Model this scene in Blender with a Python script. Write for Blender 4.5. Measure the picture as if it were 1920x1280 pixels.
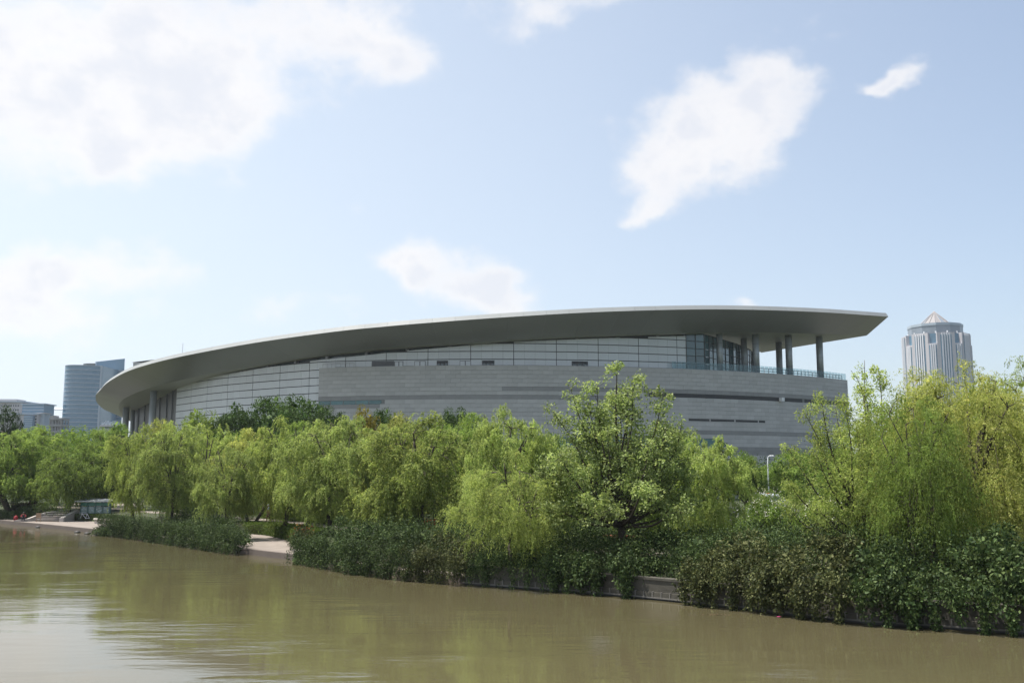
import bpy, bmesh, math, random
import numpy as np
from mathutils import Vector, Matrix
from mathutils.geometry import tessellate_polygon

SC = bpy.context.scene
COL = SC.collection
for _o in list(bpy.data.objects):
    bpy.data.objects.remove(_o)
R_ = math.radians

# ------------------------------------------------------------------ camera, sky, sun, exposure
CAM_H = 5.5
FPX = 1850.0                                  # focal length in pixels of the 1920 px wide photograph
PITCH = math.atan(250.0 / FPX)
cp, sp = math.cos(PITCH), math.sin(PITCH)
cam_d = bpy.data.cameras.new('camera')
cam_d.sensor_width = 36.0
cam_d.lens = FPX / 1920.0 * 36.0
cam_d.clip_start = 0.1
cam_d.clip_end = 20000
cam = bpy.data.objects.new('camera', cam_d)
cam.location = (0, 0, CAM_H)
cam.rotation_euler = (math.pi / 2 + PITCH, 0, 0)
COL.objects.link(cam)
SC.camera = cam

SUN_EL, SUN_AZ = 70.0, -84.0                  # azimuth from the view axis, negative = to the left
SKY_STRENGTH = 0.102
HAZE = 0.00012
world = bpy.data.worlds.new('World')
SC.world = world
world.use_nodes = True

sun_d = bpy.data.lights.new('sun', 'SUN')
sun_d.energy = 5.0
sun_d.angle = R_(0.5)
sun_d.color = (1.0, 0.95, 0.87)
sun = bpy.data.objects.new('sun', sun_d)
_sv = Vector((math.sin(R_(SUN_AZ)) * math.cos(R_(SUN_EL)), math.cos(R_(SUN_AZ)) * math.cos(R_(SUN_EL)), math.sin(R_(SUN_EL))))
sun.rotation_euler = _sv.to_track_quat('Z', 'Y').to_euler()
sun.location = (-40, 60, 120)
COL.objects.link(sun)

SC.view_settings.view_transform = 'Standard'
SC.view_settings.look = 'None'
SC.view_settings.exposure = 0.68
SC.view_settings.gamma = 1.0
SC.view_settings.use_curve_mapping = False
SC.render.engine = 'CYCLES'
SC.cycles.max_bounces = 6
SC.cycles.diffuse_bounces = 3
SC.cycles.glossy_bounces = 3
SC.cycles.transmission_bounces = 4
SC.cycles.volume_bounces = 0
SC.cycles.transparent_max_bounces = 6
SC.cycles.use_denoising = True
SC.cycles.denoiser = 'OPENIMAGEDENOISE'
SC.cycles.denoising_prefilter = 'ACCURATE'


# ------------------------------------------------------------------ photogrammetry helpers (pixel of the photograph <-> world)
def pdir(px, py):
    x, y = (px - 960.0) / FPX, (640.0 - py) / FPX
    return Vector((x, cp - y * sp, sp + y * cp))


def gnd(px, py, z):
    d = pdir(px, py)
    t = (z - CAM_H) / d.z
    return Vector((d.x * t, d.y * t, z))


def zat(py, Y):
    k = (640.0 - py) / FPX
    return CAM_H + Y * (k * cp + sp) / (cp - k * sp)


def at(px, py, Y):
    z = zat(py, Y)
    dep = Y * cp + (z - CAM_H) * sp
    return Vector(((px - 960.0) / FPX * dep, Y, z))


def proj(x, y, z):
    dep = y * cp + (z - CAM_H) * sp
    v = -y * sp + (z - CAM_H) * cp
    return 960 + FPX * x / dep, 640 - FPX * v / dep


# ------------------------------------------------------------------ sky: Nishita and clouds far up
def build_sky():
    nt = world.node_tree
    N, L = nt.nodes, nt.links
    N.clear()
    out = N.new('ShaderNodeOutputWorld')
    sky = N.new('ShaderNodeTexSky')
    sky.sky_type = 'NISHITA'
    sky.sun_disc = False
    sky.sun_elevation = R_(SUN_EL)
    sky.sun_rotation = R_(SUN_AZ)
    sky.air_density = 1.0
    sky.dust_density = 1.6
    sky.ozone_density = 1.6
    bg = N.new('ShaderNodeBackground')
    bg.inputs[1].default_value = SKY_STRENGTH
    L.new(sky.outputs[0], bg.inputs[0])
    tc = N.new('ShaderNodeTexCoord')

    def math_(op, a, b=None, c=None, clamp=False):
        n = N.new('ShaderNodeMath'); n.operation = op; n.use_clamp = clamp
        for i, v in enumerate((a, b, c)):
            if v is None: continue
            if isinstance(v, (int, float)): n.inputs[i].default_value = v
            else: L.new(v, n.inputs[i])
        return n.outputs[0]

    def noise(scale, detail, rough, loc=(0, 0, 0)):
        mp = N.new('ShaderNodeMapping'); mp.inputs['Location'].default_value = loc
        mp.inputs['Scale'].default_value = (1, 1, 1.35)
        L.new(tc.outputs['Generated'], mp.inputs[0])
        n = N.new('ShaderNodeTexNoise'); n.inputs['Scale'].default_value = scale
        n.inputs['Detail'].default_value = detail; n.inputs['Roughness'].default_value = rough
        L.new(mp.outputs[0], n.inputs[0])
        return n
    # warp the lookup direction a little so that outlines billow
    wn = noise(9.0, 4, 0.55)
    wv = N.new('ShaderNodeVectorMath'); wv.operation = 'MULTIPLY_ADD'
    L.new(wn.outputs['Color'], wv.inputs[0])
    wv.inputs[1].default_value = (0.085, 0.085, 0.075); wv.inputs[2].default_value = (-0.0425, -0.0425, -0.0375)
    wd = N.new('ShaderNodeVectorMath'); wd.operation = 'ADD'
    L.new(tc.outputs['Generated'], wd.inputs[0]); L.new(wv.outputs[0], wd.inputs[1])
    blobs = []
    for px, py, ax, ay, w in CLOUDS:
        d = pdir(px, py).normalized()
        blobs.append((d, ax / FPX, ay / FPX, w))
    rng = random.Random(5)
    for _ in range(22):                                    # the same broken cloud goes on all round
        az = rng.uniform(35, 325); el = rng.uniform(6, 60)
        d = Vector((math.sin(R_(az)) * math.cos(R_(el)), math.cos(R_(az)) * math.cos(R_(el)), math.sin(R_(el))))
        blobs.append((d, rng.uniform(.08, .22), rng.uniform(.05, .12), 1.0))
    acc = None
    for d, ax, az, w in blobs:
        s = N.new('ShaderNodeVectorMath'); s.operation = 'SUBTRACT'
        L.new(wd.outputs[0], s.inputs[0]); s.inputs[1].default_value = d
        m = N.new('ShaderNodeVectorMath'); m.operation = 'MULTIPLY'
        L.new(s.outputs[0], m.inputs[0]); m.inputs[1].default_value = (1 / ax, 1 / ax, 1 / az)
        dt = N.new('ShaderNodeVectorMath'); dt.operation = 'DOT_PRODUCT'
        L.new(m.outputs[0], dt.inputs[0]); L.new(m.outputs[0], dt.inputs[1])
        f = math_('MULTIPLY', math_('EXPONENT', math_('MULTIPLY', dt.outputs['Value'], -1.05)), w)
        acc = f if acc is None else math_('ADD', acc, f)
    acc = math_('SUBTRACT', math_('MINIMUM', acc, 1.35), .42)
    n1 = noise(14.0, 7, 0.58, (3.1, 1.2, 0.4))
    n2 = noise(42.0, 5, 0.6, (0.3, 7.2, 2.4))
    acc = math_('ADD', acc, math_('MULTIPLY_ADD', n1.outputs[0], 1.5, -0.78))
    acc = math_('ADD', acc, math_('MULTIPLY_ADD', n2.outputs[0], 0.7, -0.35))

    def smooth(v, lo, hi, a=0.0, b=1.0):
        n = N.new('ShaderNodeMapRange'); n.interpolation_type = 'SMOOTHSTEP'
        n.inputs['From Min'].default_value = lo; n.inputs['From Max'].default_value = hi
        n.inputs['To Min'].default_value = a; n.inputs['To Max'].default_value = b
        L.new(v, n.inputs['Value'])
        return n.outputs[0]
    dens = smooth(acc, -0.18, 0.85, 0.0, 0.84)
    shade = smooth(math_('ADD', acc, math_('MULTIPLY_ADD', n1.outputs[0], 1.2, -0.6)), 0.45, 1.25)
    mixc = N.new('ShaderNodeMix'); mixc.data_type = 'RGBA'
    L.new(shade, mixc.inputs[0])
    mixc.inputs[6].default_value = (1.0, 0.975, 0.965, 1); mixc.inputs[7].default_value = (0.83, 0.845, 0.90, 1)
    cb = N.new('ShaderNodeBackground'); L.new(mixc.outputs[2], cb.inputs[0]); cb.inputs[1].default_value = 0.65
    # pale veil, thickened to the left to paint the glow around the sun
    vb = N.new('ShaderNodeBackground'); vb.inputs[0].default_value = (0.83, 0.915, 1.0, 1); vb.inputs[1].default_value = 0.70
    ve = N.new('ShaderNodeMixShader'); sx = N.new('ShaderNodeSeparateXYZ'); L.new(tc.outputs['Generated'], sx.inputs[0])
    lowv = math_('MULTIPLY', math_('SUBTRACT', 1.0, math_('ABSOLUTE', sx.outputs[2])), .30)
    L.new(math_('ADD', math_('MULTIPLY_ADD', sx.outputs[0], -.55, VEIL - .2), lowv, clamp=True), ve.inputs[0])
    L.new(bg.outputs[0], ve.inputs[1]); L.new(vb.outputs[0], ve.inputs[2])
    mx = N.new('ShaderNodeMixShader')
    L.new(dens, mx.inputs[0]); L.new(ve.outputs[0], mx.inputs[1]); L.new(cb.outputs[0], mx.inputs[2])
    L.new(mx.outputs[0], out.inputs[0])


VEIL = 0.5
CLOUDS = [  # px, py, half width, half height, weight
    (60, 110, 170, 130, .75), (260, 90, 190, 120, .7), (330, 190, 170, 90, .65), (230, 260, 140, 80, .75), (440, 205, 130, 55, .7), (650, 20, 150, 80, .85),
    (735, 85, 80, 50, .75), (480, 70, 170, 80, .7), (220, 310, 80, 35, .6), (-150, 160, 200, 160, .8),
    (120, 495, 120, 36, .75), (30, 530, 110, 40, .65), (280, 515, 90, 32, .7), (200, 580, 190, 45, .5), (40, 600, 140, 40, .5), (-200, 540, 200, 80, .75),
    (790, 485, 105, 46, 1.0), (930, 517, 54, 48, 1.0), (870, 545, 90, 34, .9), (975, 578, 50, 20, .9), (745, 498, 50, 22, .8),
    (1300, 245, 110, 85, 1.1), (1400, 195, 90, 62, 1.0), (1485, 130, 62, 52, 1.0), (1245, 340, 84, 58, 1.05), (1370, 285, 80, 55, .95),
    (1210, 395, 60, 22, .8), (1722, 128, 46, 18, .72), (1690, 143, 40, 17, .7), (1652, 150, 26, 15, .7), (965, 60, 50, 38, .55), (1060, 0, 170, 36, .85),
    (515, 575, 75, 40, .75), (655, 380, 22, 14, .4), (1395, 570, 34, 10, .8), (1390, 75, 26, 14, .4), (1560, 40, 50, 25, .4), (640, 560, 55, 26, .5),
]
build_sky()


# ------------------------------------------------------------------ materials
def nmat(name):
    m = bpy.data.materials.new(name); m.use_nodes = True
    nt = m.node_tree
    return m, nt, nt.nodes['Principled BSDF']


def mat(name, col, rough=.6, metal=0.0, var=0.0, nscale=1.0, bump=0.0, bscale=8.0, rnd=0.0, island=0.0, spec=.5, stretch=(1, 1, 1)):
    m, nt, b = nmat(name)
    N, L = nt.nodes, nt.links
    b.inputs['Roughness'].default_value = rough
    b.inputs['Metallic'].default_value = metal
    b.inputs['Specular IOR Level'].default_value = spec
    b.inputs['Base Color'].default_value = (*col, 1)
    src = None

    def scaled(prev, fac_out, lo, hi):
        mr = N.new('ShaderNodeMapRange'); mr.inputs[3].default_value = lo; mr.inputs[4].default_value = hi
        L.new(fac_out, mr.inputs[0])
        vm = N.new('ShaderNodeVectorMath'); vm.operation = 'SCALE'
        if prev is None: vm.inputs[0].default_value = col
        else: L.new(prev, vm.inputs[0])
        L.new(mr.outputs[0], vm.inputs[3])
        return vm.outputs[0]
    tc = N.new('ShaderNodeTexCoord')
    mp = N.new('ShaderNodeMapping'); mp.inputs['Scale'].default_value = stretch
    L.new(tc.outputs['Object'], mp.inputs[0])
    if var:
        n = N.new('ShaderNodeTexNoise'); n.inputs['Scale'].default_value = nscale; n.inputs['Detail'].default_value = 6
        n.inputs['Roughness'].default_value = .62
        L.new(mp.outputs[0], n.inputs[0]); src = scaled(src, n.outputs[0], 1 - var * 1.6, 1 + var * 1.6)
    if rnd:
        n = N.new('ShaderNodeObjectInfo'); src = scaled(src, n.outputs['Random'], 1 - rnd, 1 + rnd)
    if island:
        n = N.new('ShaderNodeNewGeometry'); src = scaled(src, n.outputs['Random Per Island'], 1 - island, 1 + island)
    if src is not None: L.new(src, b.inputs['Base Color'])
    if bump:
        n = N.new('ShaderNodeTexNoise'); n.inputs['Scale'].default_value = bscale; n.inputs['Detail'].default_value = 5
        L.new(mp.outputs[0], n.inputs[0])
        bp = N.new('ShaderNodeBump'); bp.inputs['Strength'].default_value = bump; bp.inputs['Distance'].default_value = .05
        L.new(n.outputs[0], bp.inputs['Height']); L.new(bp.outputs[0], b.inputs['Normal'])
    return m


def leaf_mat(name, cols, trans=.35, rough=.6, tcol=1.5, spec=.16):
    m, nt, b = nmat(name)
    N, L = nt.nodes, nt.links
    g = N.new('ShaderNodeNewGeometry')
    r = N.new('ShaderNodeValToRGB')
    els = r.color_ramp.elements
    while len(els) < len(cols): els.new(.5)
    for i, c in enumerate(cols):
        els[i].position = i / (len(cols) - 1); els[i].color = (*c, 1)
    L.new(g.outputs['Random Per Island'], r.inputs[0])
    # sprays of one branch share a tone: slow noise through the crown
    tc = N.new('ShaderNodeTexCoord')
    n = N.new('ShaderNodeTexNoise'); n.inputs['Scale'].default_value = .9; n.inputs['Detail'].default_value = 2
    L.new(tc.outputs['Object'], n.inputs[0])
    mr = N.new('ShaderNodeMapRange'); mr.inputs[1].default_value = .3; mr.inputs[2].default_value = .7
    mr.inputs[3].default_value = .62; mr.inputs[4].default_value = 1.42
    L.new(n.outputs[0], mr.inputs[0])
    oi = N.new('ShaderNodeObjectInfo')
    mo = N.new('ShaderNodeMapRange'); mo.inputs[3].default_value = .78; mo.inputs[4].default_value = 1.16
    L.new(oi.outputs['Random'], mo.inputs[0])
    mm = N.new('ShaderNodeMath'); mm.operation = 'MULTIPLY'
    L.new(mr.outputs[0], mm.inputs[0]); L.new(mo.outputs[0], mm.inputs[1])
    v = N.new('ShaderNodeVectorMath'); v.operation = 'SCALE'
    L.new(r.outputs[0], v.inputs[0]); L.new(mm.outputs[0], v.inputs[3])
    L.new(v.outputs[0], b.inputs['Base Color'])
    b.inputs['Roughness'].default_value = rough
    b.inputs['Specular IOR Level'].default_value = spec
    t = N.new('ShaderNodeBsdfTranslucent')
    v2 = N.new('ShaderNodeVectorMath'); v2.operation = 'MULTIPLY'
    L.new(v.outputs[0], v2.inputs[0]); v2.inputs[1].default_value = (tcol * 1.08, tcol * 1.05, tcol * .85)
    L.new(v2.outputs[0], t.inputs[0])
    mx = N.new('ShaderNodeMixShader'); mx.inputs[0].default_value = trans
    L.new(b.outputs[0], mx.inputs[1]); L.new(t.outputs[0], mx.inputs[2])
    L.new(mx.outputs[0], nt.nodes['Material Output'].inputs[0])
    return m


M = {}
M['stone'] = mat('grey_stone', (.425, .42, .408), .62, var=.10, nscale=.5, rnd=.07, island=.07)
M['stone_joint'] = mat('stone_joint', (.20, .20, .195), .8)
M['stone_band'] = mat('polished_grey_stone', (.25, .25, .245), .38, var=.08, nscale=.4, rnd=.06, island=.06)
M['metal_panel'] = mat('aluminium_panel', (.55, .575, .59), .42, metal=.2, var=.03, nscale=.3, rnd=.035)
M['joint_dark'] = mat('shadow_gap', (.05, .053, .058), .7)
M['fascia'] = mat('pale_metal_fascia', (.27, .285, .285), .6, metal=.05, rnd=.04)
M['soffit'] = mat('grey_metal_soffit', (.315, .31, .29), .32, metal=.45, var=.05, nscale=.12, rnd=.045)
M['flat_soffit'] = mat('grey_flat_soffit', (.42, .41, .38), .5, metal=.2, var=.04, nscale=.15)
M['roof_deck'] = mat('roof_sheet', (.45, .46, .46), .5, metal=.3)
M['col_metal'] = mat('column_cladding', (.33, .36, .375), .42, metal=.35, var=.04, nscale=.4)
M['dark_metal'] = mat('dark_metal', (.045, .047, .05), .5, metal=.3)
M['teal_glass'] = mat('teal_glass', (.035, .13, .14), .12, spec=.7, rnd=.15)
M['dark_glass'] = mat('dark_glass', (.035, .055, .062), .08, spec=.8, rnd=.25)
M['curtain_glass'] = mat('curtain_glass', (.06, .115, .13), .08, spec=.9, rnd=.25)
M['drum_glass'] = mat('grey_blue_band', (.20, .235, .275), .35)
M['mullion'] = mat('dark_mullion', (.05, .065, .07), .5)
M['louver'] = mat('grey_louver', (.20, .205, .215), .5, metal=.2)
M['slot_dark'] = mat('slot_shadow', (.028, .03, .032), .5)
M['white_paint'] = mat('white_paint', (.74, .75, .75), .45, var=.04)
M['steel'] = mat('galvanised_steel', (.45, .46, .47), .45, metal=.5, var=.05)


def rail_glass():
    m, nt, b = nmat('rail_glass')
    N, L = nt.nodes, nt.links
    t = N.new('ShaderNodeBsdfTransparent'); t.inputs[0].default_value = (.86, .95, .97, 1)
    b.inputs['Base Color'].default_value = (.30, .40, .44, 1); b.inputs['Roughness'].default_value = .1
    mx = N.new('ShaderNodeMixShader'); mx.inputs[0].default_value = .22
    L.new(t.outputs[0], mx.inputs[1]); L.new(b.outputs[0], mx.inputs[2])
    L.new(mx.outputs[0], nt.nodes['Material Output'].inputs[0])
    return m


M['rail_glass'] = rail_glass()


# ------------------------------------------------------------------ mesh helpers
class MB:
    def __init__(s): s.v, s.f, s.mi, s.cur = [], [], [], 0

    def add(s, vs, fs):
        o = len(s.v); s.v.extend([tuple(p) for p in vs]); s.f.extend([tuple(i + o for i in f) for f in fs]); s.mi.extend([s.cur] * len(fs)); return s

    def box(s, c, d, rz=0.0, taper=1.0):
        cx, cy, cz = c; hx, hy, hz = d[0] / 2, d[1] / 2, d[2] / 2
        ca, sa = math.cos(rz), math.sin(rz); vs = []
        for z, k in ((-hz, 1.0), (hz, taper)):
            for x, y in ((-hx, -hy), (hx, -hy), (hx, hy), (-hx, hy)):
                x *= k; y *= k
                vs.append((cx + x * ca - y * sa, cy + x * sa + y * ca, cz + z))
        return s.add(vs, [(3, 2, 1, 0), (4, 5, 6, 7), (0, 1, 5, 4), (1, 2, 6, 5), (2, 3, 7, 6), (3, 0, 4, 7)])

    def quad(s, a, b, c, d): return s.add([a, b, c, d], [(0, 1, 2, 3)])

    def tube(s, pts, rad, n=6, cap=True):
        pts = [Vector(p) for p in pts]
        if not hasattr(rad, '__len__'): rad = [rad] * len(pts)
        vs, fs = [], []
        for i, p in enumerate(pts):
            d = (pts[min(i + 1, len(pts) - 1)] - pts[max(i - 1, 0)])
            d = d.normalized() if d.length > 1e-9 else Vector((0, 0, 1))
            ref = Vector((1, 0, 0)) if abs(d.x) < .8 else Vector((0, 1, 0))
            a = d.cross(ref).normalized(); b = d.cross(a)
            for k in range(n):
                t = 2 * math.pi * k / n
                vs.append(p + (a * math.cos(t) + b * math.sin(t)) * rad[i])
        for i in range(len(pts) - 1):
            for k in range(n):
                q = (k + 1) % n
                fs.append((i * n + k, i * n + q, (i + 1) * n + q, (i + 1) * n + k))
        if cap:
            fs.append(tuple(range(n - 1, -1, -1))); m = (len(pts) - 1) * n; fs.append(tuple(m + k for k in range(n)))
        return s.add(vs, fs)

    def lathe(s, prof, c=(0, 0, 0), n=24, a0=0.0, cap=True):
        vs, fs = [], []
        for r, z in prof:
            for k in range(n):
                t = a0 + 2 * math.pi * k / n
                vs.append((c[0] + r * math.cos(t), c[1] + r * math.sin(t), c[2] + z))
        for i in range(len(prof) - 1):
            for k in range(n):
                q = (k + 1) % n
                fs.append((i * n + k, i * n + q, (i + 1) * n + q, (i + 1) * n + k))
        if cap:
            fs.append(tuple(range(n - 1, -1, -1))); m = (len(prof) - 1) * n; fs.append(tuple(m + k for k in range(n)))
        return s.add(vs, fs)

    def loft(s, rows, close=False):
        n = len(rows[0]); vs = [p for r in rows for p in r]; fs = []
        for i in range(len(rows) - 1):
            for k in range(n - (0 if close else 1)):
                q = (k + 1) % n
                fs.append((i * n + k, i * n + q, (i + 1) * n + q, (i + 1) * n + k))
        return s.add(vs, fs)

    def prism(s, poly, z0, z1):
        n = len(poly)
        vs = [(x, y, z0) for x, y in poly] + [(x, y, z1) for x, y in poly]
        fs = [(k, (k + 1) % n, n + (k + 1) % n, n + k) for k in range(n)] + [tuple(range(n - 1, -1, -1)), tuple(range(n, 2 * n))]
        return s.add(vs, fs)

    def mesh(s, name, mats, smooth=False):
        me = bpy.data.meshes.new(name); me.from_pydata(s.v, [], s.f)
        for m in (mats if isinstance(mats, (list, tuple)) else [mats]): me.materials.append(m)
        if any(s.mi): me.polygons.foreach_set('material_index', s.mi)
        if smooth: me.polygons.foreach_set('use_smooth', [True] * len(me.polygons))
        me.update(); return me

    def build(s, name, mats, parent=None, smooth=False, loc=None):
        return put(name, s.mesh(name, mats, smooth), parent, loc)


def put(name, me, parent=None, loc=None, rz=0.0):
    o = bpy.data.objects.new(name, me); COL.objects.link(o)
    if parent is not None: o.parent = parent
    if loc is not None: o.location = loc
    if rz: o.rotation_euler = (0, 0, rz)
    return o


def tag(o, label, cat, group=None):
    o['label'] = label; o['category'] = cat
    if group: o['group'] = group
    return o


def thing(name, label, cat, loc=(0, 0, 0), rz=0.0, group=None):
    o = bpy.data.objects.new(name, None); COL.objects.link(o)
    o.location = loc; o.rotation_euler = (0, 0, rz); o.empty_display_size = .3
    return tag(o, label, cat, group)


def struct(o): o['kind'] = 'structure'; return o
def stuff(o): o['kind'] = 'stuff'; return o


def catmull(P, n=12):
    P = [np.array(p, float) for p in P]
    Q = [2 * P[0] - P[1]] + P + [2 * P[-1] - P[-2]]
    out = []
    for i in range(1, len(Q) - 2):
        for k in range(n):
            t = k / n
            a, b, c, d = Q[i - 1:i + 3]
            out.append(.5 * ((2 * b) + (-a + c) * t + (2 * a - 5 * b + 4 * c - d) * t * t + (-a + 3 * b - 3 * c + d) * t ** 3))
    out.append(P[-1]); return np.array(out)


def resample(P, step=None, n=None):
    P = np.asarray(P, float)
    s = np.r_[0, np.cumsum(np.linalg.norm(np.diff(P, axis=0), axis=1))]
    if n is None: n = max(2, int(round(s[-1] / step)) + 1)
    t = np.linspace(0, s[-1], n)
    return np.stack([np.interp(t, s, P[:, k]) for k in range(P.shape[1])], 1), t


def normals2(P):
    T = np.gradient(P, axis=0); T /= np.linalg.norm(T, axis=1)[:, None]
    return np.stack([-T[:, 1], T[:, 0]], 1), T


# ------------------------------------------------------------------ the setting: river, banks, terraces, path, road
BANK_PX = [(-700, 925), (-350, 944), (-150, 964), (0, 981), (70, 988), (200, 1002), (330, 1019), (470, 1040), (570, 1053), (700, 1076), (900, 1097), (1050, 1108), (1200, 1121), (1400, 1142), (1600, 1166), (1760, 1177), (1920, 1188), (2150, 1196)]
bank_ctrl = [gnd(a, b, 0.0).xy for a, b in BANK_PX] + [Vector((40, 28)), Vector((70, 20)), Vector((140, 8)), Vector((260, -10))]
BANK, BS = resample(catmull(bank_ctrl, 14), step=.8)
BN, BT = normals2(BANK)                                # BN points inland (to the left of the run left -> right)
if BN[len(BN) // 2][1] < 0: BN = -BN
BPX = np.array([proj(x, y, 0)[0] if y > 4 else 9999 for x, y in BANK])
LAND_Z, TERR_Z = 1.2, 0.36


def bank_i(px): return int(np.argmin(np.abs(BPX - px)))
def bank_pt(px, t, z=0.0):
    i = bank_i(px); p = BANK[i] + BN[i] * t
    return Vector((p[0], p[1], z))
def bank_ang(px):
    i = bank_i(px); return math.atan2(BT[i][1], BT[i][0])


# terrace width from the water's edge to the raised land
T0 = np.interp(BPX, [-200, -30, 2, 21, 36, 57, 72, 100, 215, 240, 285, 300, 326, 398, 516, 572, 600], [1.2, 1.6, 4.4, 5.2, 5.8, 6.2, 6.4, 6.6, 6.0, 5.5, 6.5, 7.6, 7.9, 6.2, 2.1, 1.2, 1.2])
TP = np.interp(BPX, [-200, 60, 250, 326, 450, 700, 1500], [10, 12, 11.2, 10.4, 8.5, 7.5, 7.5])      # near edge of the promenade


def grass_mat():
    m, nt, b = nmat('park_ground')
    N, L = nt.nodes, nt.links
    tc = N.new('ShaderNodeTexCoord')
    n = N.new('ShaderNodeTexNoise'); n.inputs['Scale'].default_value = .5; n.inputs['Detail'].default_value = 8; n.inputs['Roughness'].default_value = .7
    L.new(tc.outputs['Object'], n.inputs[0])
    r = N.new('ShaderNodeValToRGB')
    for e, (p, c) in zip(r.color_ramp.elements, ((.3, (.035, .03, .018)), (.62, (.035, .055, .014)))):  # both tones darkened to bake in the shade beneath the trees
        e.position = p; e.color = (*c, 1)
    L.new(n.outputs[0], r.inputs[0]); L.new(r.outputs[0], b.inputs['Base Color']); b.inputs['Roughness'].default_value = .95
    return m


M['ground'] = grass_mat()
M['lawn'] = mat('mown_lawn', (.085, .13, .022), .9, var=.25, nscale=3.0, bump=.6, bscale=40)


def paving_mat():
    m, nt, b = nmat('pink_paving')
    N, L = nt.nodes, nt.links
    tc = N.new('ShaderNodeTexCoord')
    mp = N.new('ShaderNodeMapping'); mp.inputs['Rotation'].default_value = (0, 0, R_(44))
    L.new(tc.outputs['Object'], mp.inputs[0])
    br = N.new('ShaderNodeTexBrick'); br.inputs['Scale'].default_value = 1.0
    br.inputs['Brick Width'].default_value = .6; br.inputs['Row Height'].default_value = .6; br.offset = 0
    br.inputs['Mortar Size'].default_value = .008
    br.inputs['Color1'].default_value = (.20, .168, .145, 1); br.inputs['Color2'].default_value = (.24, .205, .178, 1); br.inputs['Mortar'].default_value = (.2, .17, .15, 1)
    L.new(mp.outputs[0], br.inputs[0])
    n = N.new('ShaderNodeTexNoise'); n.inputs['Scale'].default_value = .7; n.inputs['Detail'].default_value = 7
    L.new(tc.outputs['Object'], n.inputs[0])
    mr = N.new('ShaderNodeMapRange'); mr.inputs[3].default_value = .72; mr.inputs[4].default_value = 1.25
    L.new(n.outputs[0], mr.inputs[0])
    v = N.new('ShaderNodeVectorMath'); v.operation = 'SCALE'; L.new(br.outputs[0], v.inputs[0]); L.new(mr.outputs[0], v.inputs[3])
    L.new(v.outputs[0], b.inputs['Base Color']); b.inputs['Roughness'].default_value = .8
    return m


M['paving'] = paving_mat()
M['riser'] = mat('riser_darkened_for_shade', (.10, .085, .075), .8, var=.2, nscale=3)
M['kerb'] = mat('quay_stone', (.115, .093, .08), .8, var=.15, nscale=1.5)
M['asphalt'] = mat('asphalt', (.055, .055, .057), .9, var=.15, nscale=2.0)
M['pale_stone'] = mat('pale_granite', (.42, .38, .35), .7, var=.12, nscale=2.5, rnd=.06)
M['block_rib'] = mat('pale_block_rib', (.14, .132, .12), .8, var=.2, nscale=2)
M['concrete'] = mat('shade_darkened_concrete', (.065, .06, .048), .85, var=.25, nscale=1.3, bump=.3, bscale=6, rnd=.12)  # albedo cut so the wall reads as lying under the trees' shadow


def water_mat():
    m, nt, b = nmat('muddy_water')
    N, L = nt.nodes, nt.links
    b.inputs['Base Color'].default_value = (.088, .077, .041, 1)
    b.inputs['Roughness'].default_value = .05
    b.inputs['IOR'].default_value = 1.333; b.inputs['Specular IOR Level'].default_value = .95
    tc = N.new('ShaderNodeTexCoord')

    def nz(scale, detail, st, rough=.5, rot=0.0):
        mp = N.new('ShaderNodeMapping'); mp.inputs['Scale'].default_value = st; mp.inputs['Rotation'].default_value = (0, 0, R_(rot))
        L.new(tc.outputs['Object'], mp.inputs[0])
        n = N.new('ShaderNodeTexNoise'); n.inputs['Scale'].default_value = scale; n.inputs['Detail'].default_value = detail
        n.inputs['Roughness'].default_value = rough
        L.new(mp.outputs[0], n.inputs[0]); return n.outputs[0]
    patch = nz(.10, 3, (1, 1.5, 1), .55)
    pr = N.new('ShaderNodeMapRange'); pr.inputs[1].default_value = .46; pr.inputs[2].default_value = .66
    pr.inputs[3].default_value = .16; pr.inputs[4].default_value = 1.0
    L.new(patch, pr.inputs[0])
    a = nz(1.0, 3, (.55, 2.1, 1), .5, 7)
    c = nz(3.6, 3, (.7, 2.2, 1), .55, -11)
    mul = N.new('ShaderNodeMath'); mul.operation = 'MULTIPLY'; L.new(c, mul.inputs[0]); L.new(pr.outputs[0], mul.inputs[1])
    mu2 = N.new('ShaderNodeMath'); mu2.operation = 'MULTIPLY'; L.new(mul.outputs[0], mu2.inputs[0]); mu2.inputs[1].default_value = .28
    add = N.new('ShaderNodeMath'); add.operation = 'ADD'
    mu3 = N.new('ShaderNodeMath'); mu3.operation = 'MULTIPLY'; L.new(a, mu3.inputs[0]); L.new(pr.outputs[0], mu3.inputs[1])
    L.new(mu3.outputs[0], add.inputs[0]); L.new(mu2.outputs[0], add.inputs[1])
    big = nz(.28, 2, (.5, 1.4, 1), .5, 3)
    ad2 = N.new('ShaderNodeMath'); ad2.operation = 'MULTIPLY_ADD'; L.new(big, ad2.inputs[0]); ad2.inputs[1].default_value = .8; L.new(add.outputs[0], ad2.inputs[2])
    bp = N.new('ShaderNodeBump'); bp.inputs['Strength'].default_value = .2; bp.inputs['Distance'].default_value = .11
    L.new(ad2.outputs[0], bp.inputs['Height']); L.new(bp.outputs[0], b.inputs['Normal'])
    return m


M['water'] = water_mat()


def ngon(pts, z):
    mb = MB(); P = [Vector((p[0], p[1], 0)) for p in pts]
    mb.add([(p.x, p.y, z) for p in P], [tuple(reversed(t)) if (P[t[1]] - P[t[0]]).cross(P[t[2]] - P[t[0]]).z < 0 else tuple(t) for t in tessellate_polygon([P])])
    return mb


mb = MB(); mb.quad((-4000, -1500, 0), (4000, -1500, 0), (4000, 6000, 0), (-4000, 6000, 0))
struct(mb.build('river_water', M['water']))

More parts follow.
